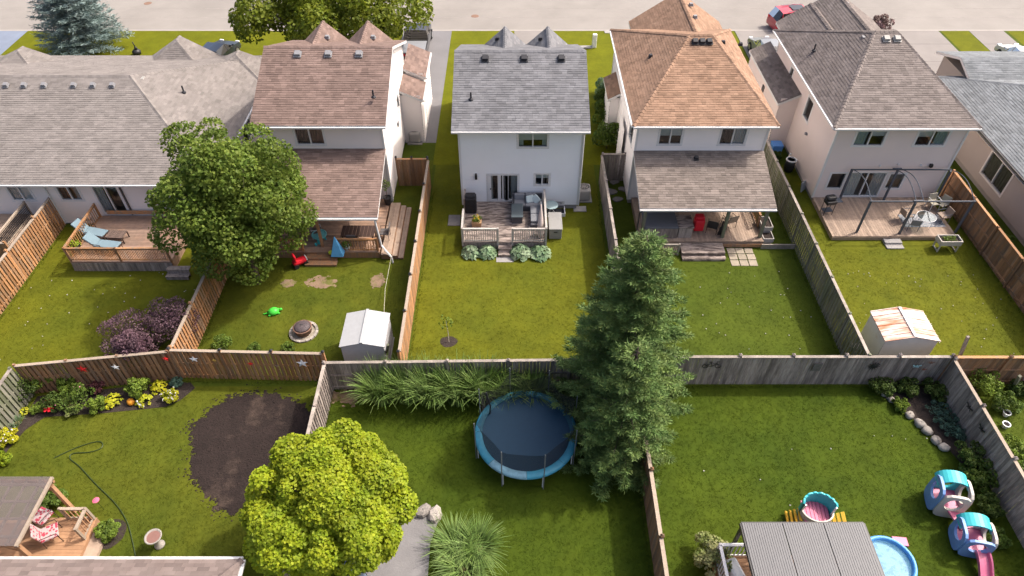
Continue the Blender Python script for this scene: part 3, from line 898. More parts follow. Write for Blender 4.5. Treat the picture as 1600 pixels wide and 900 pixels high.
roof(h1, 'roof', [[E1[0], E1[1], rb, ra], [E1[1], E1[2], rb], [E1[2], E1[3], ra, rb]], SH_BEIGE, [(ra, rb), (rb, E1[1]), (rb, E1[2])], seed=71)
for px, ay, zr, hw in ((-32.15, 42.26, 4.5, 3.6), (-22.38, 43.83, 4.5, 2.5), (-18.25, 42.75, 4.0, 2.4)):
    y1 = ay + .7
    yb = ay - hw
    hip = [[(px - hw, y1, 3.0), (px - hw, yb, 3.0), (px, yb + hw, zr), (px, y1, zr)], [(px + hw, yb, 3.0), (px + hw, y1, 3.0), (px, y1, zr), (px, yb + hw, zr)], [(px - hw, yb, 3.0), (px + hw, yb, 3.0), (px, yb + hw, zr)]]
    roof(h1, 'front_roof', hip, SH_BEIGE, [((px, yb + hw, zr), (px, y1, zr)), ((px - hw, yb, 3.0), (px, yb + hw, zr)), ((px + hw, yb, 3.0), (px, yb + hw, zr))], seed=int(100 + px))
    MB().prism([(px - hw + .4, 44), (px + hw - .4, 44), (px + hw - .4, y1 - .4), (px - hw + .4, y1 - .4)], 0, 3.0).build('front_wing', SD_CREAM, h1)
    gable_end(h1, px, zr - .12, y1 - .3, hw - .2, 2.95, SD_CREAM)
gutter(h1, E1[0], E1[1]); gutter(h1, E1[1], E1[2])
MB().box((-28, 30.0, 2.88), (24, .38, .02)).build('soffit', WHITE, h1)
for X in (-29.35, -28.30, -27.14, -25.42, -24.30, -23.18): vent_box(h1, X, 36.3, 5.25, .335, VG, .25)
vent_box(h1, -21.89, 37.26, 5.1, 0, mat('vent_light', (.33, .32, .30), .6), .36)
pipe_vent(h1, -19.57, 37.06, 4.45, VB); vent_box(h1, -18.86, 36.38, 3.9, 0, VB, .2)

# ---- near roof along the bottom edge
h0 = thing('near_house', 'house at the bottom edge, only its brown-pink roof and white gutter showing', 'house', (-16, 4, 0))
W = shell(h0, -26, -9.2, -3.0, 9.1, .2, 2.9, SD_CREAM)
for k in W: W[k].siding(h0, SD_CREAM)
ra, rb = (-24, 3, 5.0), (-13.5, 3, 5.0)
E0 = [(-8.80, 9.48, 3.0), (-26, 9.48, 3.0), (-26, -3.4, 3.0), (-8.80, -3.4, 3.0)]
roof(h0, 'roof', [[E0[0], E0[1], ra, rb], [E0[3], E0[0], rb], [E0[2], E0[3], rb, ra]], shinglemat('shingles_pinkbrown', (.185, .148, .135), (.16, .125, .113), .2), [(E0[0], rb), (ra, rb)], seed=81)
gutter(h0, E0[0], E0[1]); gutter(h0, E0[3], E0[0])
for i in range(20):
    MB().box((-9.2 - i * .85, 9.50, 2.985), (.04, .16, .03)).build('gutter_clip', WHITE, h0)

# ------------------------------------------------------------------ fences
def fence(label, A, Bp, wood, cap='cap', h=1.9, style='solid', face=1, z0=0, posts=True, capb=False, name='board_fence', pitch=None, step=2.44, rails=True, capw=.14, lean=0):
    """boards from A to Bp; face = +1 when the boards hang on the right-hand side of A -> Bp"""
    rr = random.Random(hash((round(A[0], 1), round(Bp[1], 1))) & 0xffff)
    A, Bp = Vector((*A, z0)), Vector((*Bp, z0))
    L = (Bp - A).length; d = (Bp - A) / L; n = Vector((d.y, -d.x, 0)) * face
    ang = math.atan2(d.y, d.x)
    t = thing(name, label, 'fence', A)
    wm, cm = WOODS[wood], WOODS[cap]
    nb = max(1, round(L / step))
    for i in range(nb + 1):
        p = A + d * (L * i / nb)
        ph = h + .10 + rr.uniform(-.01, .02)
        piece('post', wm, t, p - n * .065 + Vector((0, 0, ph / 2)), (.10, .10, ph), (0, 0, ang))
        if posts:
            b = MB(); b.box((0, 0, .02), (.13, .13, .04)); b.box((0, 0, .07), (.12, .12, .06), taper=.25)
            o = b.build('post_cap', CAPBLACK if capb else wm, t, rel=False)
            o.location = p - n * .065 + Vector((0, 0, ph)) - A
    for i in range(nb):
        a, e = A + d * (L * i / nb), A + d * (L * (i + 1) / nb)
        mid = (a + e) / 2
        if rails:
            for zr in (.22, h * .55):
                piece('rail', wm, t, mid - n * .045 + Vector((0, 0, zr)), (L / nb - .10, .04, .09), (0, 0, ang))
        piece('cap_rail', cm, t, mid - n * (.03 if style == 'solid' else .045) + Vector((0, 0, h + .02 + rr.uniform(0, .004))), (L / nb - .004 if posts is False else L / nb - .105, capw, .04), (0, 0, ang))
    def row(off, pt, w, start):
        u = start
        while u < L - w * .4:
            hh = h - .005 + rr.uniform(-.012, .012)
            p = A + d * u + n * off + Vector((0, 0, hh / 2 - .01))
            piece('board', wm, t, p, (w * rr.uniform(.94, 1.0), .018, hh), (rr.uniform(-.004, .004), rr.uniform(-.006, .006), ang + rr.uniform(-.01, .01)))
            u += pt * rr.uniform(.98, 1.02)
    if style == 'solid':
        row(-.012, pitch or .150, .145, .075)
    else:
        row(-.012, pitch or .215, .14, .075)
        row(-.078, pitch or .215, .14, .18)
    return t

fence('orange-brown slatted cedar fence left of the bungalow deck', (-25.45, 31.0), (-25.45, 20.3), 'cedar', style='shadow', face=-1)
fence('brown slatted fence between the purple bush and the fire pit lawn', (-14.95, 30.0), (-14.95, 19.35), 'cedar', style='shadow', face=-1)
fence('orange cedar fence between the fire pit yard and the sapling yard', (-4.9, 33.7), (-4.9, 19.1), 'cedar', style='solid', face=-1, capb=True)
g_ = fence('short brown gate panel beside the air conditioner', (-6.85, 33.8), (-5.0, 33.8), 'brown', 'cedar', face=1, capb=True, step=.95)
fence('grey weathered fence along the shaded strip beside the orange-roofed house', (5.3, 19.0), (5.3, 34.2), 'grey', 'capgrey', style='solid', face=-1, posts=False)
fence('short grey fence panel joining the wall of the orange-roofed house', (5.4, 34.3), (6.75, 34.3), 'grey', 'capgrey', posts=False)
fence('mossy grey slatted fence left of the rusty-roofed shed', (15.5, 18.95), (15.5, 36.0), 'mossy', 'capgrey', style='shadow', face=-1, posts=False)
fence('brown fence in front of the blue-grey bungalow', (25.55, 20.0), (25.55, 32.6), 'brown', 'cedar', style='solid', face=1, posts=False)
fence('dark brown fence with red stars behind the flower bed', (-21.35, 18.3), (-15.08, 19.1), 'brown', 'cap', style='shadow', face=1, posts=False)
fence('brown slatted fence with white stars behind the mulch patch', (-15.05, 19.18), (-8.25, 18.98), 'cedar', 'cap', style='shadow', face=1, capb=True)
fence('grey fence with its rails showing, behind the tall grasses', (-8.1, 18.55), (5.15, 18.75), 'grey', 'capgrey', style='solid', face=-1)
fence('grey weathered fence with metal ornaments beside the spruce', (5.3, 18.82), (19.16, 18.82), 'grey', 'capgrey', style='solid', face=1)
fence('reddish fence with a rail showing, behind the weedy corner', (19.2, 18.86), (26.5, 18.86), 'brown', 'cedar', style='solid', face=-1)
fence('grey slatted fence between the mulch patch and the yellow tree', (-8.12, 18.45), (-8.05, 9.8), 'grey', 'capgrey', style='shadow', face=1, posts=False)
fence('brown fence with pale top running down beside the spruce', (5.25, 18.6), (5.15, 5.5), 'brown', 'cap', style='solid', face=1)
fence('grey-brown fence beside the plastic climber', (19.12, 18.7), (19.2, 6.5), 'grey', 'cap', style='solid', face=1)
fence('pale slatted fence at the end of the flower bed', (-21.4, 18.2), (-21.75, 8.0), 'mossy', 'capgrey', style='shadow', face=-1, posts=False)
# leaning old posts
tag(MB().bar((20.40, 19.74, .6), (19.98, 19.64, 2.35), .11, .11).build('old_post', WOODS['grey']), 'leaning grey post rising above the fence by the rusty shed', 'post')
tag(MB().bar((-5.92, 20.33, 0), (-5.42, 19.35, 2.15), .10, .10).build('old_post', WOODS['mossy']), 'leaning pale post against the grey plastic shed', 'post')

# fence ornaments
def star(x, y, z, r, m, label, n=5, th=.03, rot=.3):
    b = MB()
    pts = []
    for i in range(n * 2):
        a = math.pi * i / n + rot; q = r if i % 2 == 0 else r * .42
        pts.append((q * math.cos(a), q * math.sin(a)))
    k = len(pts)
    v = [(p[0], 0, p[1]) for p in pts] + [(0, -th * 2, 0), (0, th, 0)]
    b.add(v, [(i, (i + 1) % k, k) for i in range(k)] + [((i + 1) % k, i, k + 1) for i in range(k)])
    o = b.build('star_ornament', m); o.location = (x, y, z)
    return tag(o, label, 'ornament')
REDP = mat('red_paint', (.55, .02, .02), .4, .1, 6)
WHP = mat('white_paint', (.78, .78, .76), .5, .05, 6)
star(-18.74, 18.55, 1.45, .26, REDP, 'large red star on the dark fence behind the flower bed')
star(-17.37, 18.70, 1.40, .20, WHP, 'white star on the dark fence below the purple bush')
star(-15.21, 19.0, 1.60, .16, REDP, 'small red star at the corner of the fence by the purple bush')
star(-14.06, 19.10, 1.45, .22, WHP, 'white star on the slatted fence nearer the purple bush')
star(-9.26, 18.95, 1.35, .29, WHP, 'large white star on the slatted fence nearer the grey corner')
star(-11.58, 19.0, 1.25, .15, REDP, 'small red star in the middle of the slatted fence')
star(-13.16, 19.08, 1.40, .14, mat('ochre_paint', (.40, .25, .05), .6), 'small ochre star between the two white stars', rot=.8)
star(-10.43, 18.98, 1.15, .15, mat('rust_paint', (.16, .10, .07), .7), 'dull rusty star left of the large white star', rot=.1)
def sunorn(x, y, z, r, m, label, n=12):
    b = MB()
    b.lathe([(.0, .03), (r * .55, .0), (0, -.02)], (0, 0, 0), 16)
    for i in range(n):
        a = 2 * math.pi * i / n
        b.bar((math.cos(a) * r * .5, math.sin(a) * r * .5, 0), (math.cos(a) * r, math.sin(a) * r, 0), .03, .015)
    o = b.build('sun_ornament', m); o.location = (x, y, z); o.rotation_euler = (R(90), 0, 0)
    return tag(o, label, 'ornament')
sunorn(15.89, 18.76, 1.38, .26, BLACKM, 'black metal sun on the grey fence above the stone edging')
def butterfly(x, y, z, s, m, label, ang=0):
    b = MB()
    for sx in (-1, 1):
        b.add([(0, 0, 0), (sx * s, -.02, s * .65), (sx * s * 1.1, -.03, s * .2), (sx * s * .5, -.01, -.05 * s), (sx * s * .75, -.02, -s * .55), (sx * s * .3, 0, -s * .5)],
              [(0, 1, 2), (0, 2, 3), (0, 3, 4), (0, 4, 5)])
    b.bar((0, -.01, -s * .4), (0, -.01, s * .5), .03, .03)
    o = b.build('butterfly_ornament', m); o.location = (x, y, z); o.rotation_euler = (0, 0, ang)
    return tag(o, label, 'ornament')
butterfly(17.76, 18.77, 1.38, .18, mat('pale_blue_paint', (.35, .55, .58), .5), 'pale blue metal butterfly on the grey fence')
butterfly(18.30, 18.77, 1.62, .14, mat('rust_paint2', (.22, .12, .08), .7), 'rusty butterfly above the pale blue one')
butterfly(18.18, 18.77, 1.15, .11, mat('rust_paint3', (.28, .10, .07), .7), 'small rusty butterfly below the pale blue one')
butterfly(19.08, 15.55, 1.35, .20, BLACKM, 'black metal butterfly on the side fence above the leafy bushes', -math.pi / 2)
butterfly(19.08, 16.6, 1.35, .22, mat('dark_iron', (.05, .045, .04), .7), 'dark iron ornament on the side fence nearer the corner', -math.pi / 2)
def bicycle_orn(x, y, z, label):
    b = MB()
    for sx, r in ((-.28, .13), (.28, .13)):
        b.tube([(sx + r * math.cos(a * .5236), 0, r * math.sin(a * .5236)) for a in range(13)], .016, 5, cap=False)
    b.tube([(-.28, 0, 0), (-.05, 0, .2), (.2, 0, .2), (.02, 0, -.02), (-.28, 0, 0)], .016, 5)
    b.tube([(.28, 0, 0), (.2, 0, .2), (.17, 0, .28), (.3, 0, .3)], .016, 5); b.tube([(.02, 0, -.02), (-.07, 0, .26)], .016, 5)
    b.box((-.08, 0, .27), (.14, .03, .03))
    o = b.build('bicycle_ornament', BLACKM); o.location = (x, y, z); return tag(o, label, 'ornament')
bicycle_orn(8.77, 18.77, 1.38, 'black wire bicycle ornament on the grey fence near the spruce')
b = MB(); b.box((0, 0, 0), (.36, .03, .5)); o = b.build('plaque_ornament', mat('dull_plaque', (.13, .12, .11), .7, .3, 8)); o.location = (13.42, 18.775, 1.3)
tag(o, 'dull square plaque on the grey fence left of the black sun', 'ornament')

# ------------------------------------------------------------------ decks
def deck(label, x0, y0, x1, y1, z, wood, along='x', pw=.14, root=None, skirt=None, name='deck', gap=.008):
    t = root or thing(name, label, 'deck', (x0, y0, 0))
    m = WOODS[wood]
    if along == 'x':
        n = round((y1 - y0) / pw); q = (y1 - y0) / n
        for i in range(n):
            piece('plank', m, t, ((x0 + x1) / 2, y0 + q * (i + .5), z - .014), (x1 - x0, q - gap, .028))
    else:
        n = round((x1 - x0) / pw); q = (x1 - x0) / n
        for i in range(n):
            piece('plank', m, t, (x0 + q * (i + .5), (y0 + y1) / 2, z - .014), (q - gap, y1 - y0, .028))
    b = MB()
    for y in (y0 + .03, y1 - .03): b.box(((x0 + x1) / 2, y, (z - .03) / 2), (x1 - x0 - .04, .04, z - .04))
    for x in (x0 + .03, x1 - .03): b.box((x, (y0 + y1) / 2, (z - .03) / 2), (.04, y1 - y0 - .1, z - .04))
    b.build('deck_frame', WOODS[skirt or wood], t)
    return t

def railing(t, pts, z, h, wood, sp=.13, posts=True, bal=.035, capw=.11, bm=None):
    m = WOODS[wood]
    for i in range(len(pts) - 1):
        a, e = Vector((*pts[i], z)), Vector((*pts[i + 1], z))
        L = (e - a).length; d = (e - a) / L; ang = math.atan2(d.y, d.x)
        b = MB(); b.bar(a + Vector((0, 0, h)), e + Vector((0, 0, h)), capw, .04); b.bar(a + Vector((0, 0, h - .07)), e + Vector((0, 0, h - .07)), .04, .08)
        b.bar(a + Vector((0, 0, .09)), e + Vector((0, 0, .09)), .04, .07)
        for q in (a + d * .02, e - d * .02): b.bar(q + Vector((0, 0, .05)), q + Vector((0, 0, h)), .04, .04)
        r = b.build('railing', m, t)
        n = int(L / sp)
        for k in range(n):
            p = a + d * (L * (k + .5) / n)
            piece('baluster', bm or m, r, p + Vector((0, 0, h / 2)), (bal, bal, h - .12), (0, 0, ang))
        if posts:
            for q in (a, e): piece('post', m, r, q + Vector((0, 0, h / 2 - .1)), (.09, .09, h + .3), (0, 0, ang))

def steps(t, x0, x1, y, z, n, wood, tread=.30, dirn=-1):
    for i in range(n):
        zz = z * (n - i - .0) / (n + 1)
        piece('tread', WOODS[wood], t, ((x0 + x1) / 2, y + dirn * tread * (i + .5), zz - .02), (x1 - x0, tread + .02, .04))
        piece('riser', WOODS[wood], t, ((x0 + x1) / 2, y + dirn * tread * (i + .95), zz / 2 - .022), (x1 - x0 - .04, .03, max(zz - .044, .05)))

d1 = deck('reddish wooden deck with loungers behind the low bungalow', -23.2, 26.3, -17.9, 30.12, .65, 'deckred', 'x')
railing(d1, [(-23.15, 30.0), (-23.15, 26.35)], .65, .9, 'cedar', sp=.16)
railing(d1, [(-23.15, 26.35), (-20.5, 26.35), (-17.9, 26.35)], .65, .9, 'cedar', sp=.085, bal=.03)
for i in range(36):
    piece('skirt_board', WOODS['grey'], d1, (-23.1 + i * .147, 26.27, .30), (.135, .02, .58), (0, R(8), 0))
piece('wall_board', WOODS['cedar'], d1, (-20.6, 30.05, .95), (4.2, .05, .22))
steps(d1, -18.1, -16.9, 26.2, .65, 2, 'grey')

d3 = deck('worn brown deck with pale railing behind the white house', -2.72, 27.95, 1.86, 31.55, .55, 'deckold', 'x', skirt='grey')
railing(d3, [(-2.68, 27.99), (-.76, 27.99)], .55, .93, 'raillight', sp=.12)
railing(d3, [(.02, 27.99), (1.84, 27.99)], .55, .93, 'raillight', sp=.12)
railing(d3, [(-2.68, 29.6), (-2.68, 27.99)], .55, .93, 'raillight', sp=.12)
railing(d3, [(1.84, 27.99), (1.84, 31.4)], .55, .93, 'raillight', sp=.12)
railing(d3, [(-2.68, 31.4), (-2.68, 30.6)], .55, .93, 'capgrey', sp=.12)
steps(d3, -.74, .0, 27.95, .55, 2, 'deckold')
sheet('path', rect(-.85, 26.95, .1, 27.36), .02, CONC, 'small concrete pad at the foot of the white house deck steps', 'path')

d4 = deck('grey-tan planked deck under the porch of the orange-roofed house', 7.0, 28.15, 13.75, 32.05, .45, 'deck', 'y', skirt='deck')
for i, (zz, yy, dd) in enumerate(((.32, 27.72, .84), (.16, 27.2, .32))):
    for k in range(round(dd / .14)):
        piece('tread', WOODS['deckold'], d4, (10.33, yy - dd / 2 + (k + .5) * .14 + .02, zz), (2.35, .134, .03))
    b = MB(); b.box((10.33, yy, zz / 2 - .01), (2.3, dd, zz - .02)); b.build('step_box', WOODS['deckold'], d4)
railing(d4, [(7.4, 27.55), (9.0, 27.55)], .2, .55, 'capgrey', sp=.1)
b = MB(); b.box((8.2, 27.85, .1), (1.7, .6, .2)); b.build('lower_platform', WOODS['deck'], d4)
railing(d4, [(13.7, 31.6), (13.7, 29.4)], .45, .8, 'brown', sp=.14)
piece('edge_board', WOODS['capgrey'], d4, (14.6, 28.05, .16), (1.9, .06, .32))
piece('edge_board', WOODS['brown'], d4, (12.6, 28.1, .2), (2.2, .04, .2))

d5 = deck('low sunlit plank deck behind the pink-beige house', 17.75, 28.78, 24.65, 32.3, .28, 'deck', 'y', pw=.145, skirt='deck')
tag(piece('front_board', WOODS['deck'], d5, (21.2, 28.76, .13), (6.9, .03, .22)))
for i, (y, z) in enumerate(((28.52, .17), (28.18, .08))):
    t = tag(MB().rbox((21.05, y, z / 2), (.95, .36, z), .02).build('stone_step', CONC), ('upper' if i == 0 else 'lower') + ' concrete slab step at the low plank deck', 'step')

d2 = deck('brown deck under the porch of the brown-roofed house', -13.3, 27.3, -7.12, 31.95, .42, 'deckred', 'x', skirt='brown')
for i, (x, z) in enumerate(((-6.96, .42), (-6.82, .42), (-6.68, .42), (-6.54, .42), (-6.38, .28), (-6.24, .28), (-6.08, .14), (-5.94, .14))):
    piece('plank', WOODS['deck'], d2, (x, 29.35, z - .014), (.134, 4.5 - (.15 if i > 3 else 0), .028))
for x, z, wdt in ((-6.75, .38, .6), (-6.31, .24, .3), (-6.01, .1, .3)):
    b = MB(); b.box((x, 29.35, z / 2), (wdt, 4.3, z - .02)); b.build('side_step', WOODS['brown'], d2)
railing(d2, [(-9.4, 27.4), (-7.2, 27.4)], .42, .85, 'cedar', sp=.13)
railing(d2, [(-13.2, 27.4), (-11.2, 27.4)], .42, .85, 'cedar', sp=.13)
steps(d2, -11.05, -9.35, 27.3, .42, 2, 'brown', tread=.34)

d6 = deck('fresh orange-brown gazebo deck beside the mulch lawn', -20.2, 9.9, -15.85, 12.25, .34, 'decknew', 'x', skirt='decknew')
for i, y in enumerate((11.75, 10.2)): pass
railing(d6, [(-17.0, 9.95), (-16.2, 9.95)], .34, .8, 'cap', sp=.14, bm=WOODS['decknew'])
railing(d6, [(-16.9, 12.2), (-16.0, 12.2)], .34, .8, 'cap', sp=.16, bm=WOODS['decknew'])
railing(d6, [(-15.95, 12.2), (-15.95, 11.4)], .34, .8, 'cap', sp=.16, bm=WOODS['decknew'])
b = MB(); b.box((-15.6, 11.0, .09), (.5, 1.7, .18)); b.build('side_step', WOODS['deck'], d6)
# deck at the far left edge, beyond the cedar fence
d7 = deck('corner of a neighbouring deck beyond the cedar fence', -30.0, 27.0, -26.9, 30.1, .8, 'deck', 'x')
railing(d7, [(-26.95, 30.0), (-26.95, 27.05)], .8, .9, 'cap', sp=.1, bm=BLACKM)
railing(d7, [(-26.95, 27.05), (-29.9, 27.05)], .8, .9, 'cap', sp=.1, bm=BLACKM)
fence('short brown fence below the neighbouring deck at the edge', (-29.5, 26.3), (-26.0, 26.3), 'cedar', style='solid', posts=False)

# ------------------------------------------------------------------ plants
def leafmat(name, a, b=None, tint=.35, transl=.3, rough=.6, hue=.012, var=.12):
    return mat(name, a, rough, var, 1.2, col2=b, mixscale=1.1, mixlo=.42, mixhi=.6, tint=tint, transl=transl, spec=.25, hue=hue)
BARK = mat('bark', (.10, .075, .06), .95, .25, 8, bump=.6, bscale=18, stretch=(1, 1, .3))
LM = {
    'maple': leafmat('leaf_maple', (.125, .188, .028), (.168, .226, .035), transl=.42),
    'front': leafmat('leaf_front_maple', (.185, .220, .018), (.13, .17, .016), transl=.4),
    'yellow': leafmat('leaf_yellow', (.310, .365, .016), (.240, .315, .016), tint=.22, transl=.35),
    'purple': leafmat('leaf_purple', (.13, .070, .090), (.18, .11, .13), tint=.4),
    'spruce': leafmat('needles_spruce', (.100, .166, .048), (.150, .212, .060), tint=.5, transl=.2, hue=.015),
    'blue': leafmat('needles_blue', (.20, .26, .25), (.12, .17, .16), tint=.4, transl=.08),
    'mid': leafmat('leaf_mid', (.115, .175, .025), (.085, .135, .022)),
    'dark': leafmat('leaf_dark', (.065, .105, .020), (.090, .135, .026)),
    'lime': leafmat('leaf_lime', (.27, .33, .018), (.20, .28, .018), tint=.25),
    'gold': leafmat('leaf_gold', (.46, .44, .020), (.36, .38, .02), tint=.22),
    'light': leafmat('leaf_light', (.17, .24, .03), (.12, .18, .025)),
    'hosta': leafmat('leaf_hosta', (.17, .28, .135), (.30, .38, .24), tint=.35),
    'grass': leafmat('blade_variegated', (.20, .29, .085), (.13, .21, .045), tint=.4),
    'teal': leafmat('leaf_teal', (.10, .18, .13), (.08, .14, .10)),
    'cream': leafmat('leaf_cream', (.36, .36, .17), (.18, .23, .06), tint=.35),
    'white': leafmat('petal_white', (.75, .72, .72), tint=.15),
    'red': leafmat('petal_red', (.45, .02, .03), tint=.3),
    'pink': leafmat('petal_pink', (.50, .18, .25), tint=.3),
    'dusty': leafmat('leaf_dusty_pink', (.30, .20, .20), (.20, .14, .12)),
    'plum': leafmat('leaf_plum', (.14, .05, .05), (.10, .035, .05)),
}

def inpoly(P, poly):
    x, y = P[:, 0], P[:, 1]; c = np.zeros(len(P), bool); n = len(poly)
    for i in range(n):
        (x0, y0), (x1, y1) = poly[i], poly[(i + 1) % n]
        c ^= ((y0 > y) != (y1 > y)) & (x < (x1 - x0) * (y - y0) / ((y1 - y0) or 1e-9) + x0)
    return c

def fib(n, jitter=.15):
    i = np.arange(n) + .5
    ph = np.arccos(1 - 2 * i / n); th = math.pi * (1 + 5 ** .5) * i
    d = np.stack([np.cos(th) * np.sin(ph), np.sin(th) * np.sin(ph), np.cos(ph)], 1)
    return unitv(d + RNG.normal(0, jitter, d.shape))

def crown_cloud(c, rad, nl, lr, npl, inner=.15, flat=.8, low=-.75, shell=(.72, 1.04), cl=1, cs=.0, rj=(.62, .86)):
    """points on the skins of many overlapping lobes: uneven outline with gaps between"""
    c, rad = np.array(c), np.array(rad)
    L = fib(nl, .22); L = L[L[:, 2] > low]
    ctr = c + L * rad * RNG.uniform(rj[0], rj[1], (len(L), 1))
    rl = RNG.uniform(lr[0], lr[1], len(L))
    P, D, T = [], [], []
    for k in range(len(L)):
        n = int(npl * (rl[k] / lr[1]) ** 2)
        d = unitv(RNG.normal(size=(n, 3)) + L[k] * .75 + np.array([0, 0, .25]))
        q = RNG.uniform(shell[0], shell[1], (n, 1))
        p = ctr[k] + d * rl[k] * q * np.array([1, 1, flat])
        if cs:
            p = np.repeat(p, cl, 0) + RNG.normal(0, cs, (n * cl, 3)); d = np.repeat(d, cl, 0)
        P.append(p); D.append(d); T.append(np.full(len(p), .5 + RNG.normal(0, .14)))
    n = int(npl * nl * inner)
    if n:
        d = unitv(RNG.normal(size=(n, 3)))
        P.append(c + d * rad * RNG.uniform(.2, .7, (n, 1))); D.append(d); T.append(np.full(n, .4))
    return np.concatenate(P), np.concatenate(D), np.concatenate(T), ctr

def tree(name, label, base, h_trunk, c, rad, m, nl=40, lr=(.7, 1.15), npl=500, size=(.13, .2), cat='tree', tr=.16, aspect=.8, flat=.8, low=-.75, inner=.15, cl=1, cs=0, up=.6, rnd=.8, rj=(.62, .86)):
    t = thing(name, label, cat, (base[0], base[1], 0))
    P, D, T, ctr = crown_cloud(c, rad, nl, lr, npl, inner, flat, low, cl=cl, cs=cs, rj=rj)
    leaves('crown', t, P, D, m, size, aspect, tint=T, up=up, rnd=rnd)
    b = MB()
    top = Vector((c[0], c[1], c[2] + rad[2] * .35))
    b0 = Vector((base[0], base[1], -.05))
    mid = b0.lerp(top, .45) + Vector((.1, -.05, 0))
    b.tube([b0, b0.lerp(mid, .35) + Vector((.03, .02, 0)), mid, top], [tr * 1.35, tr, tr * .75, tr * .2], 10)
    for k in range(0, len(ctr), max(1, len(ctr) // 16)):
        s = b0.lerp(mid, random.uniform(.55, .98)); e = Vector(ctr[k])
        m_ = s.lerp(e, .5) + Vector((0, 0, .25))
        b.tube([s, m_, e], [tr * .42, tr * .25, tr * .08], 6)
    b.build('trunk', BARK, t, smooth=True)
    return t

tree('maple_tree', 'big round dark green maple in front of the bungalow', (-13.3, 25.4), 2.2, (-13.25, 25.9, 5.05), (3.55, 3.3, 4.0), LM['maple'], nl=105, lr=(.55, 1.2), npl=520, size=(.13, .20), low=-.97, rj=(.56, .88), inner=.3)
tree('maple_tree', 'wide bright green tree by the street behind the brown roof', (-13.2, 49.2), 2, (-13.2, 48.6, 4.6), (6.6, 3.6, 3.3), LM['front'], nl=80, lr=(.7, 1.5), npl=420, size=(.2, .32), low=-.6, rj=(.55, 1.0))
yt = thing('yellow_tree', 'round chartreuse-leaved tree in front of the mulch patch', 'tree', (-6.35, 11.2, 0))
YP, YD, YT, YC = [], [], [], []
for c_, r_ in (((-6.3, 12.55, 3.75), (2.0, 1.3, 1.35)), ((-7.75, 11.35, 3.2), (1.35, 1.6, 1.3)), ((-4.95, 11.6, 3.3), (1.35, 1.55, 1.35)), ((-5.6, 10.3, 3.1), (1.6, 1.2, 1.3)), ((-7.2, 10.1, 2.9), (1.3, 1.2, 1.2)), ((-6.3, 11.4, 4.1), (1.3, 1.1, .9))):
    P_, D_, T_, k_ = crown_cloud(c_, r_, 26, (.38, .72), 1000, .06, .75, -.6, rj=(.6, .9))
    YP.append(P_); YD.append(D_); YT.append(T_ + RNG.normal(0, .1)); YC += list(k_[::6])
leaves('crown', yt, np.concatenate(YP), np.concatenate(YD), LM['yellow'], (.085, .15), .85, tint=np.concatenate(YT), up=.9, rnd=.65)
b = MB(); b.tube([(-6.35, 11.2, -.05), (-6.3, 11.2, 1.0), (-6.35, 11.25, 2.2), (-6.3, 11.3, 3.6)], [.2, .16, .12, .04], 10)
for q in YC: b.tube([(-6.32, 11.2, random.uniform(1.3, 2.4)), ((-6.3 + q[0]) / 2, (11.2 + q[1]) / 2, q[2] * .8), tuple(q)], [.06, .04, .012], 6)
b.build('trunk', BARK, yt, smooth=True)
def shrub(name, label, base, c_list, m, size=(.06, .1), npl=240, nl=16, cat='shrub', aspect=.7, stem=.03, up=.6, group=None, rnd=.8, flower=None, nf=0, low=-.6, fsize=(.05, .08)):
    t = thing(name, label, cat, (base[0], base[1], 0), group=group)
    PP, DD, TT = [], [], []
    b = MB()
    for (cx, cy, cz, rx, ry, rz) in c_list:
        lr = min(rx, ry, rz)
        P, D, T, ctr = crown_cloud((cx, cy, cz), (rx, ry, rz), nl, (lr * .35, lr * .55), npl, .25, .85, low)
        k = P[:, 2] > .02
        PP.append(P[k]); DD.append(D[k]); TT.append(T[k])
        for q in range(0, len(ctr), 3):
            b.tube([(base[0] + random.uniform(-.1, .1) * rx, base[1] + random.uniform(-.1, .1) * ry, -.03), ((base[0] + ctr[q][0]) / 2, (base[1] + ctr[q][1]) / 2, ctr[q][2] * .55), tuple(ctr[q])], [stem, stem * .7, stem * .3], 5)
    P, D, T = np.concatenate(PP), np.concatenate(DD), np.concatenate(TT)
    f = leaves('foliage', t, P, D, m, size, aspect, tint=T, up=up, rnd=rnd)
    b.build('stem', BARK, t)
    if flower:
        k = RNG.choice(len(P), nf, replace=False)
        k = k[P[k][:, 2] > np.median(P[:, 2])]
        leaves('blossom', t, P[k] + D[k] * .05, D[k], flower, fsize, .9, up=1.2)
    return t
PX_, PY_ = -16.93, 20.92
shrub('purple_shrub', 'purple-leaved shrub spilling over the brown fence', (PX_, 20.9), [(PX_ - .5, 20.6, 1.35, 1.35, 1.1, 1.05), (PX_ + .9, 21.5, 1.35, 1.15, 1.0, 1.0), (PX_ + .1, 19.6, 1.75, .8, .6, .6)], LM['purple'], (.08, .13), 190, 26, aspect=.45, stem=.035)

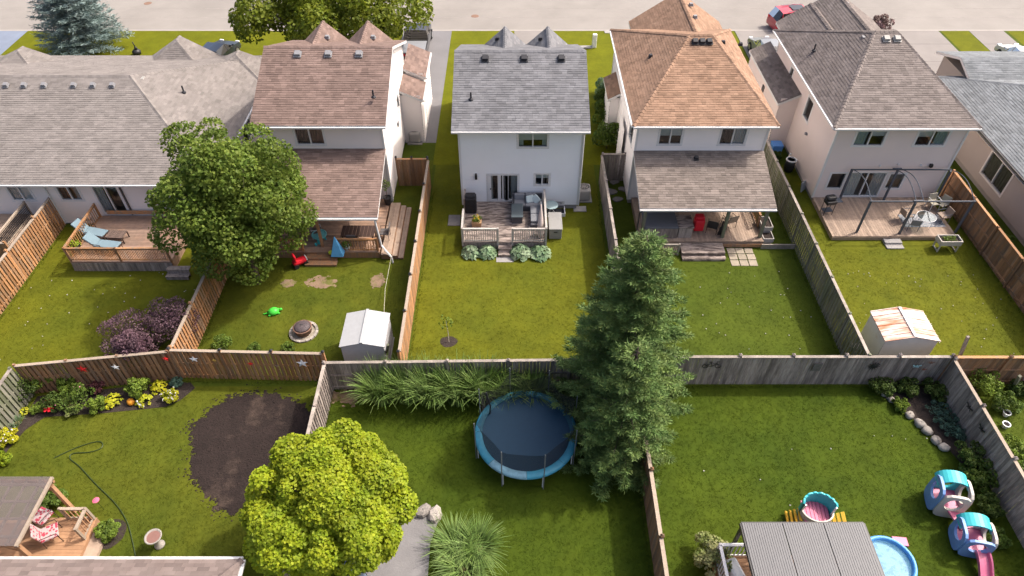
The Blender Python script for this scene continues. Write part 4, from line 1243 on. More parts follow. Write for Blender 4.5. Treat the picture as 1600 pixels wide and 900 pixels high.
# spruces
def spruce(name, label, x, y, h, r, m, z0=.3, dense=1.0, expo=.75, lean=(0, 0), size=1.0, cards=5):
    t = thing(name, label, 'tree', (x, y, 0))
    V, T = [], []
    z = z0
    roots, dirs, lens = [], [], []
    az = 0
    while z < h - .1:
        f = (h - z) / (h - z0)
        L0 = r * f ** expo
        nb = int((8 + 5 * f) * dense)
        for k in range(nb):
            az += 2.39996
            L = L0 * random.uniform(.72, 1.12) + .12
            roots.append((x + lean[0] * z, y + lean[1] * z, z + random.uniform(-.12, .12))); dirs.append(az + random.uniform(-.2, .2)); lens.append(L)
        z += (.20 + .10 * f) / max(dense, .6)
    for p, a, L in zip(roots, dirs, lens):
        d = np.array([math.cos(a), math.sin(a), 0]); sd = np.array([-math.sin(a), math.cos(a), 0])
        dr = random.uniform(.10, .30)
        n = max(2, int(L / .12 / size))
        s = (np.arange(n) + RNG.uniform(0, 1, n)) / n * .88 + .12
        ctr = np.array(p) + d * (L * s)[:, None] + np.array([0, 0, 1.]) * (-dr * L * s + .22 * L * s ** 3)[:, None]
        bt = .5 + random.gauss(0, .15)
        for sg in (-1, 1, 0):
            sl = (.16 + .30 * (1 - s) * min(1, L / 1.2)) * size if sg else np.full(n, .24 * size)
            dd = unitv(d * (.75 if sg else 1) + sd * sg * .8 + RNG.normal(0, .18, (n, 3)) + np.array([0, 0, -.12 if sg else .05]))
            for q in range(cards):
                off = dd * (sl * (q / cards))[:, None]
                w = unitv(np.cross(dd, np.array([0, 0, 1.])) + RNG.normal(0, .35, (n, 3)))
                e = unitv(dd + w * ((q % 2) * 2 - 1) * .75 + RNG.normal(0, .12, (n, 3)) + np.array([0, 0, .16]))
                ln = RNG.uniform(.11, .19, n)[:, None] * size
                u = unitv(np.cross(e, RNG.normal(size=(n, 3))))
                a0 = ctr + off
                V.append(np.stack([a0 - u * .007 * size, a0 + u * .016 * size + e * ln * .45, a0 + e * ln, a0 - u * .016 * size + e * ln * .45], 1))
                T.append(np.clip(bt + (s - .5) * .3 + RNG.normal(0, .12, n), 0, 1))
    V = np.concatenate(V).reshape(-1, 3); T = np.concatenate(T)
    npmesh('crown', V, np.arange(len(V), dtype=np.int32).reshape(-1, 4), m, t, T, RNG.uniform(0, 1, len(T)))
    b = MB()
    b.tube([(x, y, -.05), (x + lean[0] * h * .5, y + lean[1] * h * .5, h * .5), (x + lean[0] * h, y + lean[1] * h, h)], [.17, .10, .02], 9)
    for p, a, L in zip(roots[::2], dirs[::2], lens[::2]):
        b.tube([p, (p[0] + math.cos(a) * L * .5, p[1] + math.sin(a) * L * .5, p[2] - .1 * L), (p[0] + math.cos(a) * L * .9, p[1] + math.sin(a) * L * .9, p[2] - .02 * L)], [.025, .015, .005], 4, cap=False)
    b.build('trunk', BARK, t)
    return t
spruce('spruce_tree', 'tall dense green spruce standing at the back fence', 4.55, 17.5, 10.0, 2.75, LM['spruce'], .5, .9, .56, size=1.1, cards=10)
spruce('spruce_tree', 'shorter spruce in front of the tall one beside the trampoline', 4.35, 15.2, 6.9, 2.0, LM['spruce'], .3, .9, .58, size=1.1, cards=10)
spruce('blue_spruce', 'silvery blue spruce on the front lawn by the street', -33.4, 51.4, 9.0, 3.0, LM['blue'], .9, 1.0, .75, size=1.8, cards=5)

# strap-leaved plants
def grass_clump(name, label, x, y, r, h, n, m, width=(.015, .03), bend=(.35, .8), cat='grass', group=None, asym=1.0):
    t = thing(name, label, cat, (x, y, 0), group=group)
    a = RNG.uniform(0, 2 * math.pi, n); q = np.sqrt(RNG.uniform(0, 1, n))
    D = np.stack([np.cos(a), np.sin(a), np.zeros(n)], 1)
    P = np.array([x, y, 0]) + D * (q * r * .55)[:, None] * np.array([asym, 1, 0])
    V, F = blades(P, D, RNG.uniform(h * .7, h * 1.1, n), RNG.uniform(width[0], width[1], n), RNG.uniform(bend[0], bend[1], n) * (.45 + .55 * q), 4)
    npmesh('blades', V, F, m, t, np.tile(RNG.uniform(0, 1, n), 4), np.tile(RNG.uniform(0, 1, n), 4))
    MB().lathe([(r * .35, 0), (r * .3, .1), (0, .16)], (x, y, 0), 9).build('root_crown', mat('straw', (.16, .13, .06), .9), t)
    return t
for i, px in enumerate((597, 636, 676, 716, 756, 797, 832)):
    X = {597: -5.73, 636: -4.63, 676: -3.50, 716: -2.37, 756: -1.24, 797: -0.09, 832: 0.91}[px]
    od = ('first', 'second', 'third', 'fourth', 'fifth', 'sixth', 'seventh')[i]
    grass_clump('ornamental_grass', od + ' clump from the shed end in the row of tall striped grasses', X, 18.05 + .08 * math.sin(i * 2), .85 if i < 5 else .7, 2.25 if i < 5 else 1.8, 460, LM['grass'], (.03, .05), (.18, .62), group='tall grasses along the grey fence', asym=1.15)
gx, gy = -1.75, 10.81
for i, (dx, dy, r) in enumerate(((-.35, .35, .8), (.45, .3, .75), (0, -.45, .85))):
    grass_clump('ornamental_grass', ('striped grass clump nearest the boulders by the paved path', 'striped grass clump on the lawn side by the paved path', 'striped grass clump lowest in the picture by the paved path')[i], gx + dx, gy + dy, r, 1.25, 330, LM['grass'], (.028, .045), (.5, 1.0), group='grasses by the paved path')
def rosette(name, label, x, y, r, h, n, m, cat='plant', size=(.16, .26), aspect=.6):
    t = thing(name, label, cat, (x, y, 0))
    a = RNG.uniform(0, 2 * math.pi, n); q = np.sqrt(RNG.uniform(.02, 1, n))
    D = np.stack([np.cos(a), np.sin(a), np.zeros(n)], 1)
    z = h * (1 - q ** 2 * .8) * RNG.uniform(.75, 1.05, n)
    P = np.array([x, y, 0]) + D * (q * r)[:, None] + np.stack([0 * z, 0 * z, z], 1)
    leaves('foliage', t, P, D, m, size, aspect, up=1.1, out=.5, rnd=.3, fold=.1, droop=.45)
    b = MB()
    for k in range(0, n, 4): b.tube([(x, y, 0), (x + (P[k][0] - x) * .5, y + (P[k][1] - y) * .5, P[k][2] * .7), tuple(P[k])], .006, 4, cap=False)
    b.build('stem', LM['mid'], t)
    return t
for lab, (x, y) in (('leftmost pale green hosta at the white house deck', (-2.25, 27.59)), ('pale green hosta just left of the deck steps', (-1.35, 27.59)),
                    ('pale green hosta just right of the deck steps', (0.45, 27.59)), ('rightmost pale green hosta at the white house deck', (1.49, 27.59))):
    rosette('hosta', lab, x, y, random.uniform(.56, .66) if x > 0 else random.uniform(.46, .55), random.uniform(.45, .58), 150, LM['hosta'], size=(.22, .36))

# flower bed by the dark fence
BED = [(-21.2, 18.15), (-15.3, 18.95), (-14.6, 18.9), (-14.3, 18.6), (-14.72, 17.95), (-15.24, 17.58), (-17.92, 17.24), (-20.34, 17.04), (-20.85, 16.39), (-21.07, 15.51), (-21.3, 13.0)]
sheet('flower_bed', BED, .016, SOIL, 'dark soil flower bed along the brown fence', 'flower bed')
def bedbush(label, px, py, r, h, m, size=(.07, .11), npl=120, nl=14, **k):
    return shrub('garden_plant', label, (px, py), [(px, py, h * .55, r, r * .9, h * .5)], m, size, npl, nl, cat='plant', stem=.012, **k)
bedbush('tall dark green bush in the corner of the flower bed', -21.40, 18.21, .75, 1.2, LM['dark'])
bedbush('lime green leafy bush at the back of the flower bed', -20.78, 18.74, .6, 1.15, LM['light'], (.1, .16))
bedbush('small lime bush against the dark fence by the red star', -19.73, 18.53, .45, .85, LM['light'], (.1, .15))
bedbush('broad dark bush with pink blooms in the flower bed', -19.09, 17.77, .8, .9, LM['mid'], flower=LM['pink'], nf=26)
bedbush('loose green bush left of the pink blooms', -19.98, 17.57, .55, .75, LM['dark'])
bedbush('light green mound at the front of the dark bush', -18.18, 17.50, .42, .6, LM['light'])
bedbush('pale variegated mound at the lawn edge of the bed', -19.20, 17.30, .38, .42, LM['cream'])
bedbush('dark plum-leaved plant in the middle of the bed', -18.60, 18.47, .35, .5, LM['plum'])
rosette('golden_hosta', 'bright golden hosta in the middle of the flower bed', -17.71, 17.81, .42, .42, 90, LM['gold'], size=(.16, .24))
bedbush('rounded fresh green bush right of the golden hosta', -16.57, 18.29, .55, .85, LM['light'], (.09, .14))
rosette('golden_hosta', 'golden hosta below the rounded green bush', -16.28, 17.85, .36, .38, 80, LM['gold'], size=(.14, .2))
rosette('golden_hosta', 'golden hosta against the fence at the end of the bed', -15.90, 18.58, .36, .42, 80, LM['gold'], size=(.14, .2))
bedbush('golden bush ringed with white blooms at the end of the bed', -15.12, 18.01, .36, .5, LM['gold'], flower=LM['white'], nf=70, fsize=(.06, .1))
bedbush('blue-green plant in the far corner of the bed', -15.17, 18.79, .30, .35, LM['teal'])
rosette('golden_hosta', 'tiny lime hosta near the pale slatted fence', -21.35, 17.27, .24, .25, 40, LM['gold'], size=(.1, .15))
bedbush('spiky light green tuft beside the red ornament', -20.74, 17.34, .34, .35, LM['light'], (.08, .14), aspect=.2)
grass_clump('day_lily', 'pale strappy plant by the slatted fence', -21.34, 16.71, .3, .5, 60, LM['hosta'], (.02, .035), cat='plant')
bedbush('yellow and white blooming mound at the left edge', -21.28, 15.85, .5, .5, LM['gold'], flower=LM['white'], nf=60, fsize=(.06, .1))
bedbush('lime plant at the left edge below the blooming mound', -20.94, 14.90, .35, .4, LM['lime'])
# soil bed and stone edging of the right-hand yard
PBED = [(16.56, 18.84), (18.9, 18.7), (18.95, 12.6), (18.69, 14.17), (18.25, 15.51), (17.65, 16.61), (17.02, 17.44), (16.61, 18.06)]
sheet('planting_bed', PBED, .016, SOIL, 'dark soil bed in the fence corner edged with stones', 'flower bed')
for i, (x, y, r) in enumerate(((16.66, 18.20, .15), (16.84, 17.92, .17), (17.10, 17.58, .18), (17.30, 17.11, .2), (17.55, 16.65, .24), (17.71, 16.29, .24), (17.88, 15.82, .23), (18.08, 15.48, .22), (16.79, 18.09, .12))):
    b = MB(); b.lathe([(0, -.05), (r * .8, 0), (r, r * .4), (r * .8, r * .85), (r * .3, r * 1.02), (0, r * 1.03)], (0, 0, 0), 9, sx=random.uniform(.9, 1.2), sy=random.uniform(.75, 1))
    b.v = [(p[0] + random.uniform(-.03, .03), p[1] + random.uniform(-.03, .03), p[2] + random.uniform(-.02, .02)) for p in b.v]
    o = b.build('edging_stone', STONE, smooth=True); o.location = (x, y, 0); o.rotation_euler = (0, 0, i * 1.3)
    tag(o, 'rounded pale stone, number %s along the curved edging from the back fence' % ('one', 'two', 'four', 'five', 'six', 'seven', 'eight', 'nine', 'three')[i], 'stone', 'edging stones')
for lab, px, r, h, m, sz in (
    ('dark leafy bush against the grey fence below the black sun', (16.50, 18.47), .55, .8, 'dark', (.07, .11)),
    ('leafy bush against the grey fence beside the bare soil', (17.69, 18.50), .6, .6, 'dark', (.07, .11)),
    ('lime bush between the edging stones and the bare soil', (17.04, 17.57), .4, .4, 'light', (.07, .11)),
    ('leafy mass in the fence corner beyond the bare soil', (18.82, 18.19), .6, .7, 'dark', (.07, .11)),
    ('ground-hugging variegated plant beside the bare soil', (18.62, 17.14), .75, .4, 'teal', (.05, .09)),
    ('second variegated plant below the bare soil', (18.83, 16.26), .7, .45, 'teal', (.05, .09)),
    ('dark bush behind the blue climber', (18.73, 14.81), .85, .9, 'dark', (.08, .13)),
    ('green bush against the fence behind the climber slide', (18.65, 13.94), .7, .8, 'mid', (.08, .13)),
    ('low bush at the fence foot right of the climber', (18.50, 12.76), .6, .6, 'dark', (.08, .13)),
    ('low bush below the fence near the pink slide', (18.22, 11.48), .5, .5, 'mid', (.08, .13)),
    ('variegated yellow-green bush beside the white-railed deck', (7.28, 10.71), .75, 1.1, 'cream', (.09, .14)),
    ('tall weed clump beyond the grey fence in the corner', (20.93, 18.46), .7, 1.2, 'light', (.06, .12)),
    ('grassy weeds beyond the fence above the white pots', (21.57, 17.57), .7, .8, 'mid', (.06, .12)),
    ('lime weeds beyond the fence below the white pots', (20.77, 15.38), .6, .6, 'light', (.06, .12)),
    ('weeds at the right edge above the play set fence', (20.68, 14.34), .5, .6, 'mid', (.06, .12)),
    ('dark leafy bush at the right edge by the brown fence', (22.72, 18.26), .5, .7, 'dark', (.07, .11)),
    ('small evergreen beside the slatted fence corner', (-15.37, 21.05), .35, .9, 'light', (.05, .08)),
    ('second small evergreen along the slatted fence', (-13.70, 20.94), .4, .75, 'mid', (.05, .08)),
    ('third small evergreen along the slatted fence', (-12.13, 20.74), .3, .5, 'mid', (.05, .08)),
    ('fourth small evergreen near the grey corner of the slatted fence', (-10.56, 20.74), .3, .5, 'mid', (.05, .08)),
    ('large leafy shrub along the wall of the orange-roofed house', (6.17, 37.87), .85, 1.9, 'mid', (.12, .2)),
    ('middle leafy shrub along the wall of the orange-roofed house', (6.36, 40.60), .85, 1.8, 'mid', (.12, .2)),
    ('dark shrub at the front end of the leafy row', (6.42, 43.22), .7, 1.2, 'dark', (.1, .15)),
    ('white-flecked shrub beside the orange-roofed house wall', (6.60, 44.66), .7, 1.2, 'hosta', (.1, .15)),
    ('small pinkish shrub at the street behind the taupe roof', (30.20, 54.85), .8, 1.4, 'dusty', (.1, .2)),
    ('leafy plant in the mulch ring by the gazebo deck', (-15.3, 11.75), .42, .55, 'light', (.09, .14)),
    ('leafy plant at the back of the gazebo deck', (-17.96, 13.03), .5, .7, 'mid', (.09, .14)),
    ('low green weeds in the narrow side yard of the beige house', (16.80, 36.60), .4, .5, 'dark', (.07, .11)),
    ('climbing greenery between the beige house and its brown fence', (26.87, 30.09), .35, .9, 'mid', (.07, .11)),
    ('low greenery along the blue-grey bungalow wall', (27.05, 28.17), .4, .7, 'mid', (.07, .11)),
):
    shrub('shrub', lab, px, [(px[0], px[1], h * .55, r, r, h * .5)], LM[m], sz, 130, 16, cat='bush', stem=.012)
sheet('mulch_ring', blob(-15.35, 11.75, .62, .62, 24, .05), .012, SOIL, 'dark mulch ring beside the gazebo deck', 'mulch')
# sapling
sx, sy = -3.04, 21.35
sheet('mulch_ring', blob(sx, sy, .40, .36, 24, .08, 4), .012, SOIL, 'dark mulch ring round the sapling', 'mulch')
t = thing('sapling', 'thin young sapling in a dark mulch ring', 'tree', (sx, sy, 0))
MB().tube([(sx, sy, 0), (sx + .02, sy, .6), (sx - .04, sy, 1.5)], [.022, .018, .008], 6).build('trunk', mat('pale_bark', (.55, .50, .44), .9), t)
P_, D_, T_, c_ = crown_cloud((sx - .05, sy, 1.35), (.28, .28, .42), 9, (.10, .18), 12, .2); leaves('crown', t, P_, D_, LM['light'], (.08, .13), .7, tint=T_)
# mulch patch, bare patches
def mound(name, poly, z, m, label, cat):
    """bumpy ground patch: grid clipped to the outline"""
    x0, x1 = min(p[0] for p in poly), max(p[0] for p in poly); y0, y1 = min(p[1] for p in poly), max(p[1] for p in poly)
    b = MB(); s_ = .12
    nx, ny = int((x1 - x0) / s_) + 2, int((y1 - y0) / s_) + 2
    gp = {}
    C = np.array([(x0 + (i + .5) * s_, y0 + (j + .5) * s_) for i in range(nx) for j in range(ny)]) + RNG.normal(0, .05, (nx * ny, 2))
    ins = inpoly(C, poly).reshape(nx, ny)
    V_ = []; F_ = []
    def vid(i, j):
        if (i, j) not in gp:
            full = 0 < i < nx and 0 < j < ny and ins[i-1, j-1] and ins[i-1, j] and ins[i, j-1] and ins[i, j]
            gp[(i, j)] = len(V_)
            V_.append((x0 + i * s_ + random.uniform(-.04, .04), y0 + j * s_ + random.uniform(-.04, .04), z + (random.uniform(0, .035) if full else -.002)))
        return gp[(i, j)]
    for i in range(nx):
        for j in range(ny):
            if ins[i, j]: F_.append((vid(i, j), vid(i + 1, j), vid(i + 1, j + 1), vid(i, j + 1)))
    b.add(V_, F_)
    o = b.build(name, m, smooth=True); o['kind'] = 'structure'
    tag(o, label, cat)
    g_ = []
    st = .13
    X, Y = np.meshgrid(np.arange(x0, x1, st), np.arange(y0, y1, st)); Q = np.stack([X.ravel(), Y.ravel()], 1) + RNG.normal(0, .05, (X.size, 2))
    Q = Q[inpoly(Q, poly)]
    b = MB()
    for x, y in Q:
        r = random.uniform(.03, .10); h = r * random.uniform(.2, .5); a = random.uniform(0, 3)
        k = 5
        b.add([(x + r * math.cos(a + j * 1.257), y + r * math.sin(a + j * 1.257) * .8, z - .01) for j in range(k)] + [(x, y, z + h)], [(j, (j + 1) % k, k) for j in range(k)])
    for x, y in poly * 3:
        x += random.gauss(0, .16); y += random.gauss(0, .16); r = random.uniform(.02, .07); a = random.uniform(0, 3)
        b.add([(x + r * math.cos(a + j * 1.257), y + r * math.sin(a + j * 1.257) * .8, 0) for j in range(5)] + [(x, y, .03)], [(j, (j + 1) % 5, 5) for j in range(5)])
    c = b.build('soil_crumbs', m, o); c['kind'] = 'stuff'
    return o
MP = [(-12.70, 18.06), (-11.51, 18.41), (-10.13, 18.06), (-8.25, 17.2), (-8.25, 14.9), (-8.86, 15.51), (-9.50, 13.74), (-10.68, 12.65), (-11.57, 12.78), (-12.53, 13.74), (-13.18, 14.46), (-13.34, 15.51), (-13.96, 16.45), (-13.31, 17.27)]
def subdivide(poly, k=12, amp=.17, seed=2):
    rr = random.Random(seed); out = []
    for i in range(len(poly)):
        a, e = poly[i], poly[(i + 1) % len(poly)]
        for j in range(k):
            q = j / k
            out.append((a[0] + (e[0] - a[0]) * q + rr.uniform(-amp, amp), a[1] + (e[1] - a[1]) * q + rr.uniform(-amp, amp)))
    return out
MPS = [(min(x, -8.22), y) for x, y in subdivide(MP)]
mcx = sum(p[0] for p in MPS) / len(MPS); mcy = sum(p[1] for p in MPS) / len(MPS)
mound('mulch_patch', MPS, .010, MULCH, 'large dark bare mulch patch on the lawn', 'mulch')
def patch(cx, cy, rx, ry, seed, label):
    rr = random.Random(seed); b = MB()
    for i in range(70):
        a = rr.uniform(0, 6.28); q = min(abs(rr.gauss(0, .5)), 1.25); r = rr.uniform(.05, .2) * (1.3 - q * .7)
        pl = blob(cx + rx * q * math.cos(a), cy + ry * q * math.sin(a), r * 1.3, r, 9, .35, seed * 100 + i)
        b.add([(x, y, .009 + i * .0002) for x, y in pl], [tuple(range(9))])
    o = b.build('bare_patch', DIRT); o['kind'] = 'stuff'; tag(o, label, 'bare patch')
    return (cx, cy, rx, ry)
BARE = [patch(-9.92, 25.43, .85, .5, 3, 'bare reddish dirt patch on the fire pit lawn'), patch(-11.67, 25.33, .28, .2, 5, 'small bare spot left of the reddish dirt patch'),
        patch(-7.02, 25.47, .3, .5, 6, 'thin bare strip near the porch downspout'), patch(-7.42, 18.06, .9, .45, 8, 'bare brown patch in the corner by the tall grasses')]

# ------------------------------------------------------------------ grass blades on the lawns
def box_out(P, x0, y0, x1, y1):
    return (P[:, 0] > x0) & (P[:, 0] < x1) & (P[:, 1] > y0) & (P[:, 1] < y1)
KEEP_OUT = [(-2.72, 27.0, 1.9, 31.6), (7, 27.0, 13.8, 43), (17.7, 28.0, 25, 43.5), (-13.4, 26.6, -5.85, 41.4), (-23.3, 25.4, -16.6, 31), (-20.4, 9.6, -15.3, 12.4), (-26, 5, -9, 9.4), (-2.9, 31.6, 3.9, 41), (11.7, 26.55, 13.25, 28.15), (-8, 19.3, -5.4, 21.8), (16.5, 19.6, 19.3, 21.8), (8.0, 5, 12.3, 11)]
PATHPOLY = [(-4.02, 12.92), (-2.74, 12.65), (-3.08, 11.37), (-3.06, 9.94), (-5.56, 9.94), (-5.34, 11.62)]
def grass(k, r, dens, lab, hgt=(.035, .075)):
    x0, y0, x1, y1 = r
    y0 = max(y0, 8.2)
    n = int((x1 - x0) * (y1 - y0) * dens)
    P = np.stack([RNG.uniform(x0 + .03, x1 - .03, n), RNG.uniform(y0 + .03, y1 - .03, n)], 1)
    bad = np.zeros(n, bool)
    for q in KEEP_OUT: bad |= box_out(P, *q)
    for pl in (MPS, BED, PBED, PATHPOLY): bad |= inpoly(P, pl)
    for (cx, cy, rx, ry) in BARE: bad |= ((((P[:, 0] - cx) / rx) ** 2 + ((P[:, 1] - cy) / ry) ** 2) < RNG.uniform(.3, 1.3, n)) & (RNG.uniform(0, 1, n) < .55)
    bad |= ((P[:, 0] - sx) ** 2 + (P[:, 1] - sy) ** 2) < .14
    P = P[~bad]; n = len(P)
    if not n: return
    nb = 5
    P = np.repeat(P, nb, 0) + RNG.normal(0, .035, (n * nb, 2)); N = n * nb
    a = RNG.uniform(0, 2 * math.pi, N); h = RNG.uniform(hgt[0], hgt[1], N); ln = RNG.uniform(1.2, 3.0, N) * h; w = RNG.uniform(.006, .012, N)
    ca, sa = np.cos(a), np.sin(a)
    z = np.zeros(N) + .002
    v = np.stack([np.stack([P[:, 0] - sa * w, P[:, 1] + ca * w, z], 1), np.stack([P[:, 0] + sa * w, P[:, 1] - ca * w, z], 1), np.stack([P[:, 0] + ca * ln, P[:, 1] + sa * ln, z + h], 1)], 1).reshape(-1, 3)
    t = np.repeat(np.clip(.5 + RNG.normal(0, .22, n), 0, 1), nb)
    o = npmesh('grass', v, np.arange(N * 3, dtype=np.int32).reshape(-1, 3), GRB[k], None, t)
    o['kind'] = 'stuff'; tag(o, 'short grass blades of the ' + lab, 'grass')
for k, r, lab in LAWNS[:9]: grass(k, r, 110 if r[1] < 18.9 else 70, lab, (.012, .036) if r[1] < 15 else (.012, .032))

for (k, r, lab), n in ((LAWNS[0], 45), (LAWNS[3], 40), (LAWNS[4], 70), (LAWNS[7], 25)):
    b = MB()
    for i in range(n):
        x, y = random.uniform(r[0] + .5, r[2] - .5), random.uniform(r[1] + .6, min(r[3], 29) - 2.5)
        q = random.uniform(.018, .032)
        b.lathe([(0, .035), (q, .045), (q * .6, .06), (0, .062)], (x, y, 0), 6)
    o = b.build('clover_blossoms', LM['white']); o['kind'] = 'stuff'; tag(o, 'tiny white clover blossoms in the ' + lab, 'flowers')

# longer unmown grass at the foot of the fences
EDG = []
for (ax, ay), (ex, ey) in (((-25.3, 20.5), (-25.3, 29)), ((-15.1, 19.4), (-15.1, 29)), ((-14.8, 19.4), (-14.8, 29)), ((-5.05, 19.3), (-5.05, 33)), ((-4.75, 19.1), (-4.75, 33)), ((5.1, 19.1), (5.1, 33)), ((5.45, 19.1), (5.45, 33)),
                           ((15.35, 19.1), (15.35, 35)), ((15.65, 19.1), (15.65, 35)), ((25.4, 20.2), (25.4, 32)), ((5.5, 18.68), (17, 18.68)), ((-14.8, 18.95), (-8.4, 18.8)), ((-8.0, 18.4), (4.5, 18.6)), ((5.4, 9), (5.4, 18.5)), ((5.05, 9), (5.05, 18.5)),
                           ((5.5, 19.0), (15.3, 19.0)), ((-4.7, 19.0), (5.1, 19.0)), ((15.7, 19.0), (25, 19.0)), ((-8.0, 10), (-8.0, 18.3)), ((19.35, 9), (19.35, 18.5))):
    L = math.hypot(ex - ax, ey - ay); n = int(L * 42)
    q = RNG.uniform(0, 1, n); EDG.append(np.stack([ax + (ex - ax) * q + RNG.normal(0, .035, n), ay + (ey - ay) * q + RNG.normal(0, .035, n)], 1))
E_ = np.concatenate(EDG); n = len(E_); a = RNG.uniform(0, 2 * math.pi, n)
V_, F_ = blades(np.concatenate([E_, np.zeros((n, 1))], 1), np.stack([np.cos(a), np.sin(a), np.zeros(n)], 1), RNG.gamma(3, .035, n) + .03, RNG.uniform(.012, .022, n), RNG.uniform(.2, .8, n), 2)
o = npmesh('edge_grass', V_, F_, GRB['g'], None, np.tile(RNG.uniform(0, 1, n), 2)); o['kind'] = 'stuff'; tag(o, 'longer unmown grass along the feet of the fences', 'grass')

# ------------------------------------------------------------------ objects
def cm(name, c, rough=.5, **k):
    return mat(name, c, rough, k.pop('var', .06), k.pop('scale', 5), **k)
PLG = cm('grey_cushion', (.20, .205, .22), .9); FRG = cm('charcoal_wicker', (.085, .085, .095), .8, bump=.5, bscale=60)
TEALP = cm('teal_plastic', (.05, .42, .46), .4); BLUEP = cm('blue_plastic', (.10, .26, .62), .4); PINKP = cm('pink_plastic', (.55, .15, .25), .4)
CREAMP = cm('cream_plastic', (.48, .44, .39), .5); YELP = cm('yellow_plastic', (.72, .42, .05), .4); REDPL = cm('red_plastic', (.60, .015, .03), .35)
CUSH = cm('pale_blue_cushion', (.16, .23, .27), .9); DKBR = cm('dark_brown_metal', (.055, .035, .03), .5)

def single(name, label, cat, mb, m, loc=(0, 0, 0), rz=0, smooth=False, bevel=0, group=None):
    o = mb.build(name, m, None, smooth=smooth, bevel=bevel); o.location = loc; o.rotation_euler = (0, 0, rz)
    return tag(o, label, cat, group)

# ---- trampoline
tc = (.58, 15.68)
t = thing('trampoline', 'round blue trampoline with dark safety net beside the spruce', 'trampoline', (*tc, 0))
b = MB(); b.lathe([(0, .88), (1.86, .90)], n=48); b.build('jumping_mat', cm('mat_navy', (.008, .040, .078), .6), t, rel=False)
PADM = cm('pad_teal', (.045, .235, .34), .45, var=.15)
for k in range(8):
    b = MB(); v = []; f = []
    n = 8
    for i in range(n + 1):
        a = 2 * math.pi * (k + i / n * .992) / 8
        for r_, z_ in ((1.80, .93), (1.86, .97), (2.06, .96), (2.12, .90), (2.12, .84)): v.append((r_ * math.cos(a), r_ * math.sin(a), z_))
    for i in range(n):
        for j in range(4): f.append((i * 5 + j, i * 5 + j + 1, (i + 1) * 5 + j + 1, (i + 1) * 5 + j))
    b.add(v, f); b.build('safety_pad', PADM if k not in (5,) else cm('pad_faded', (.17, .32, .40), .5, var=.3), t, rel=False, smooth=True)
b = MB(); b.tube([(2.08 * math.cos(a * math.pi / 24), 2.08 * math.sin(a * math.pi / 24), .84) for a in range(49)], .03, 6, cap=False); b.build('frame_ring', WHITEM, t, rel=False)
NET = mat('net_dark', (.012, .012, .016), .8, alpha=.55)
tops = []
for k in range(8):
    a = 2 * math.pi * (k + .35) / 8 + .04
    x, y = 2.16 * math.cos(a), 2.16 * math.sin(a)
    MB().tube([(x, y, 0), (x, y, 2.55)], .022, 6).build('net_pole', cm('pole_grey', (.16, .17, .18), .4), t, rel=False)
    MB().tube([(x * .96, y * .96, .0), (x * .96, y * .96, .84)], .025, 6).build('leg', WHITEM, t, rel=False)
    tops.append((x, y))
b = MB(); v = []; f = []
N_ = 64
for i in range(N_):
    a = 2 * math.pi * i / N_
    ph = ((i / N_ * 8 - .35 - .05) % 1)
    sag = math.sin(ph * math.pi)
    for q in range(5):
        r_ = 1.80 + (.28 * (1 - sag) * (q / 4) ** 2); z_ = .93 + (1.45 - .28 * sag) * q / 4
        v.append((r_ * math.cos(a), r_ * math.sin(a), z_))
for i in range(N_):
    for q in range(4): f.append((i * 5 + q, ((i + 1) % N_) * 5 + q, ((i + 1) % N_) * 5 + q + 1, i * 5 + q + 1))
b.add(v, f); b.build('net', NET, t, rel=False, smooth=True)
b = MB(); a = 2.6; b.tube([(1.76 * math.cos(a), 1.76 * math.sin(a), .95), (1.72 * math.cos(a), 1.72 * math.sin(a), 1.5), (1.9 * math.cos(a), 1.9 * math.sin(a), 2.3)], .035, 6); b.build('net_door_strap', BLACKM, t, rel=False)

# ---- sheds
def gable_shed(label, x0, x1, y0, y1, h, rise, wm, rm, over=.06, ribs=0):
    t = thing('garden_shed', label, 'shed', ((x0 + x1) / 2, (y0 + y1) / 2, 0))
    xm = (x0 + x1) / 2
    for p, q in (((x0, y0), (x1, y0)), ((x1, y0), (x1, y1)), ((x1, y1), (x0, y1)), ((x0, y1), (x0, y0))):
        gb = ((x1 - x0) / 2, h + rise) if p[1] == q[1] else None
        Wall(p, q, 0, h, gb).siding(t, wm, row=.16, lip=.012)
    k = rise / (xm - x0)
    for s in (-1, 1):
        e = x0 - over if s < 0 else x1 + over
        ze = h - k * over
        b = MB()
        v = [(e, y0 - over, ze), (e, y1 + over, ze), (xm, y1 + over, h + rise + .02), (xm, y0 - over, h + rise + .02)]
        b.add(v + [(p[0], p[1], p[2] - .04) for p in v], [(0, 1, 2, 3), (4, 5, 6, 7), (0, 1, 5, 4), (1, 2, 6, 5), (2, 3, 7, 6), (3, 0, 4, 7)])
        r = b.build('roof_panel', rm, t)
        n = 6 if ribs else 0
        for i in range(n + 1 if ribs else 0):
            yy = y0 - over + (y1 - y0 + 2 * over) * i / n
            MB().bar((e, yy, ze + .015), (xm, yy, h + rise + .035), .04, .025).build('roof_rib', rm, r)
    MB().box((xm, (y0 + y1) / 2, h + rise + .035), (.12, y1 - y0 + 2 * over, .05)).build('ridge', wm if ribs else rm, t)
    MB().box((xm, (y0 + y1) / 2, .02), (x1 - x0 + .1, y1 - y0 + .1, .04)).build('floor', CONC, t)
    return t
gable_shed('pale grey plastic shed at the back of the fire pit yard', -7.62, -5.72, 19.62, 21.55, 1.75, .22, cm('shed_grey', (.40, .40, .415), .5), cm('shed_roof_grey', (.36, .365, .37), .5))
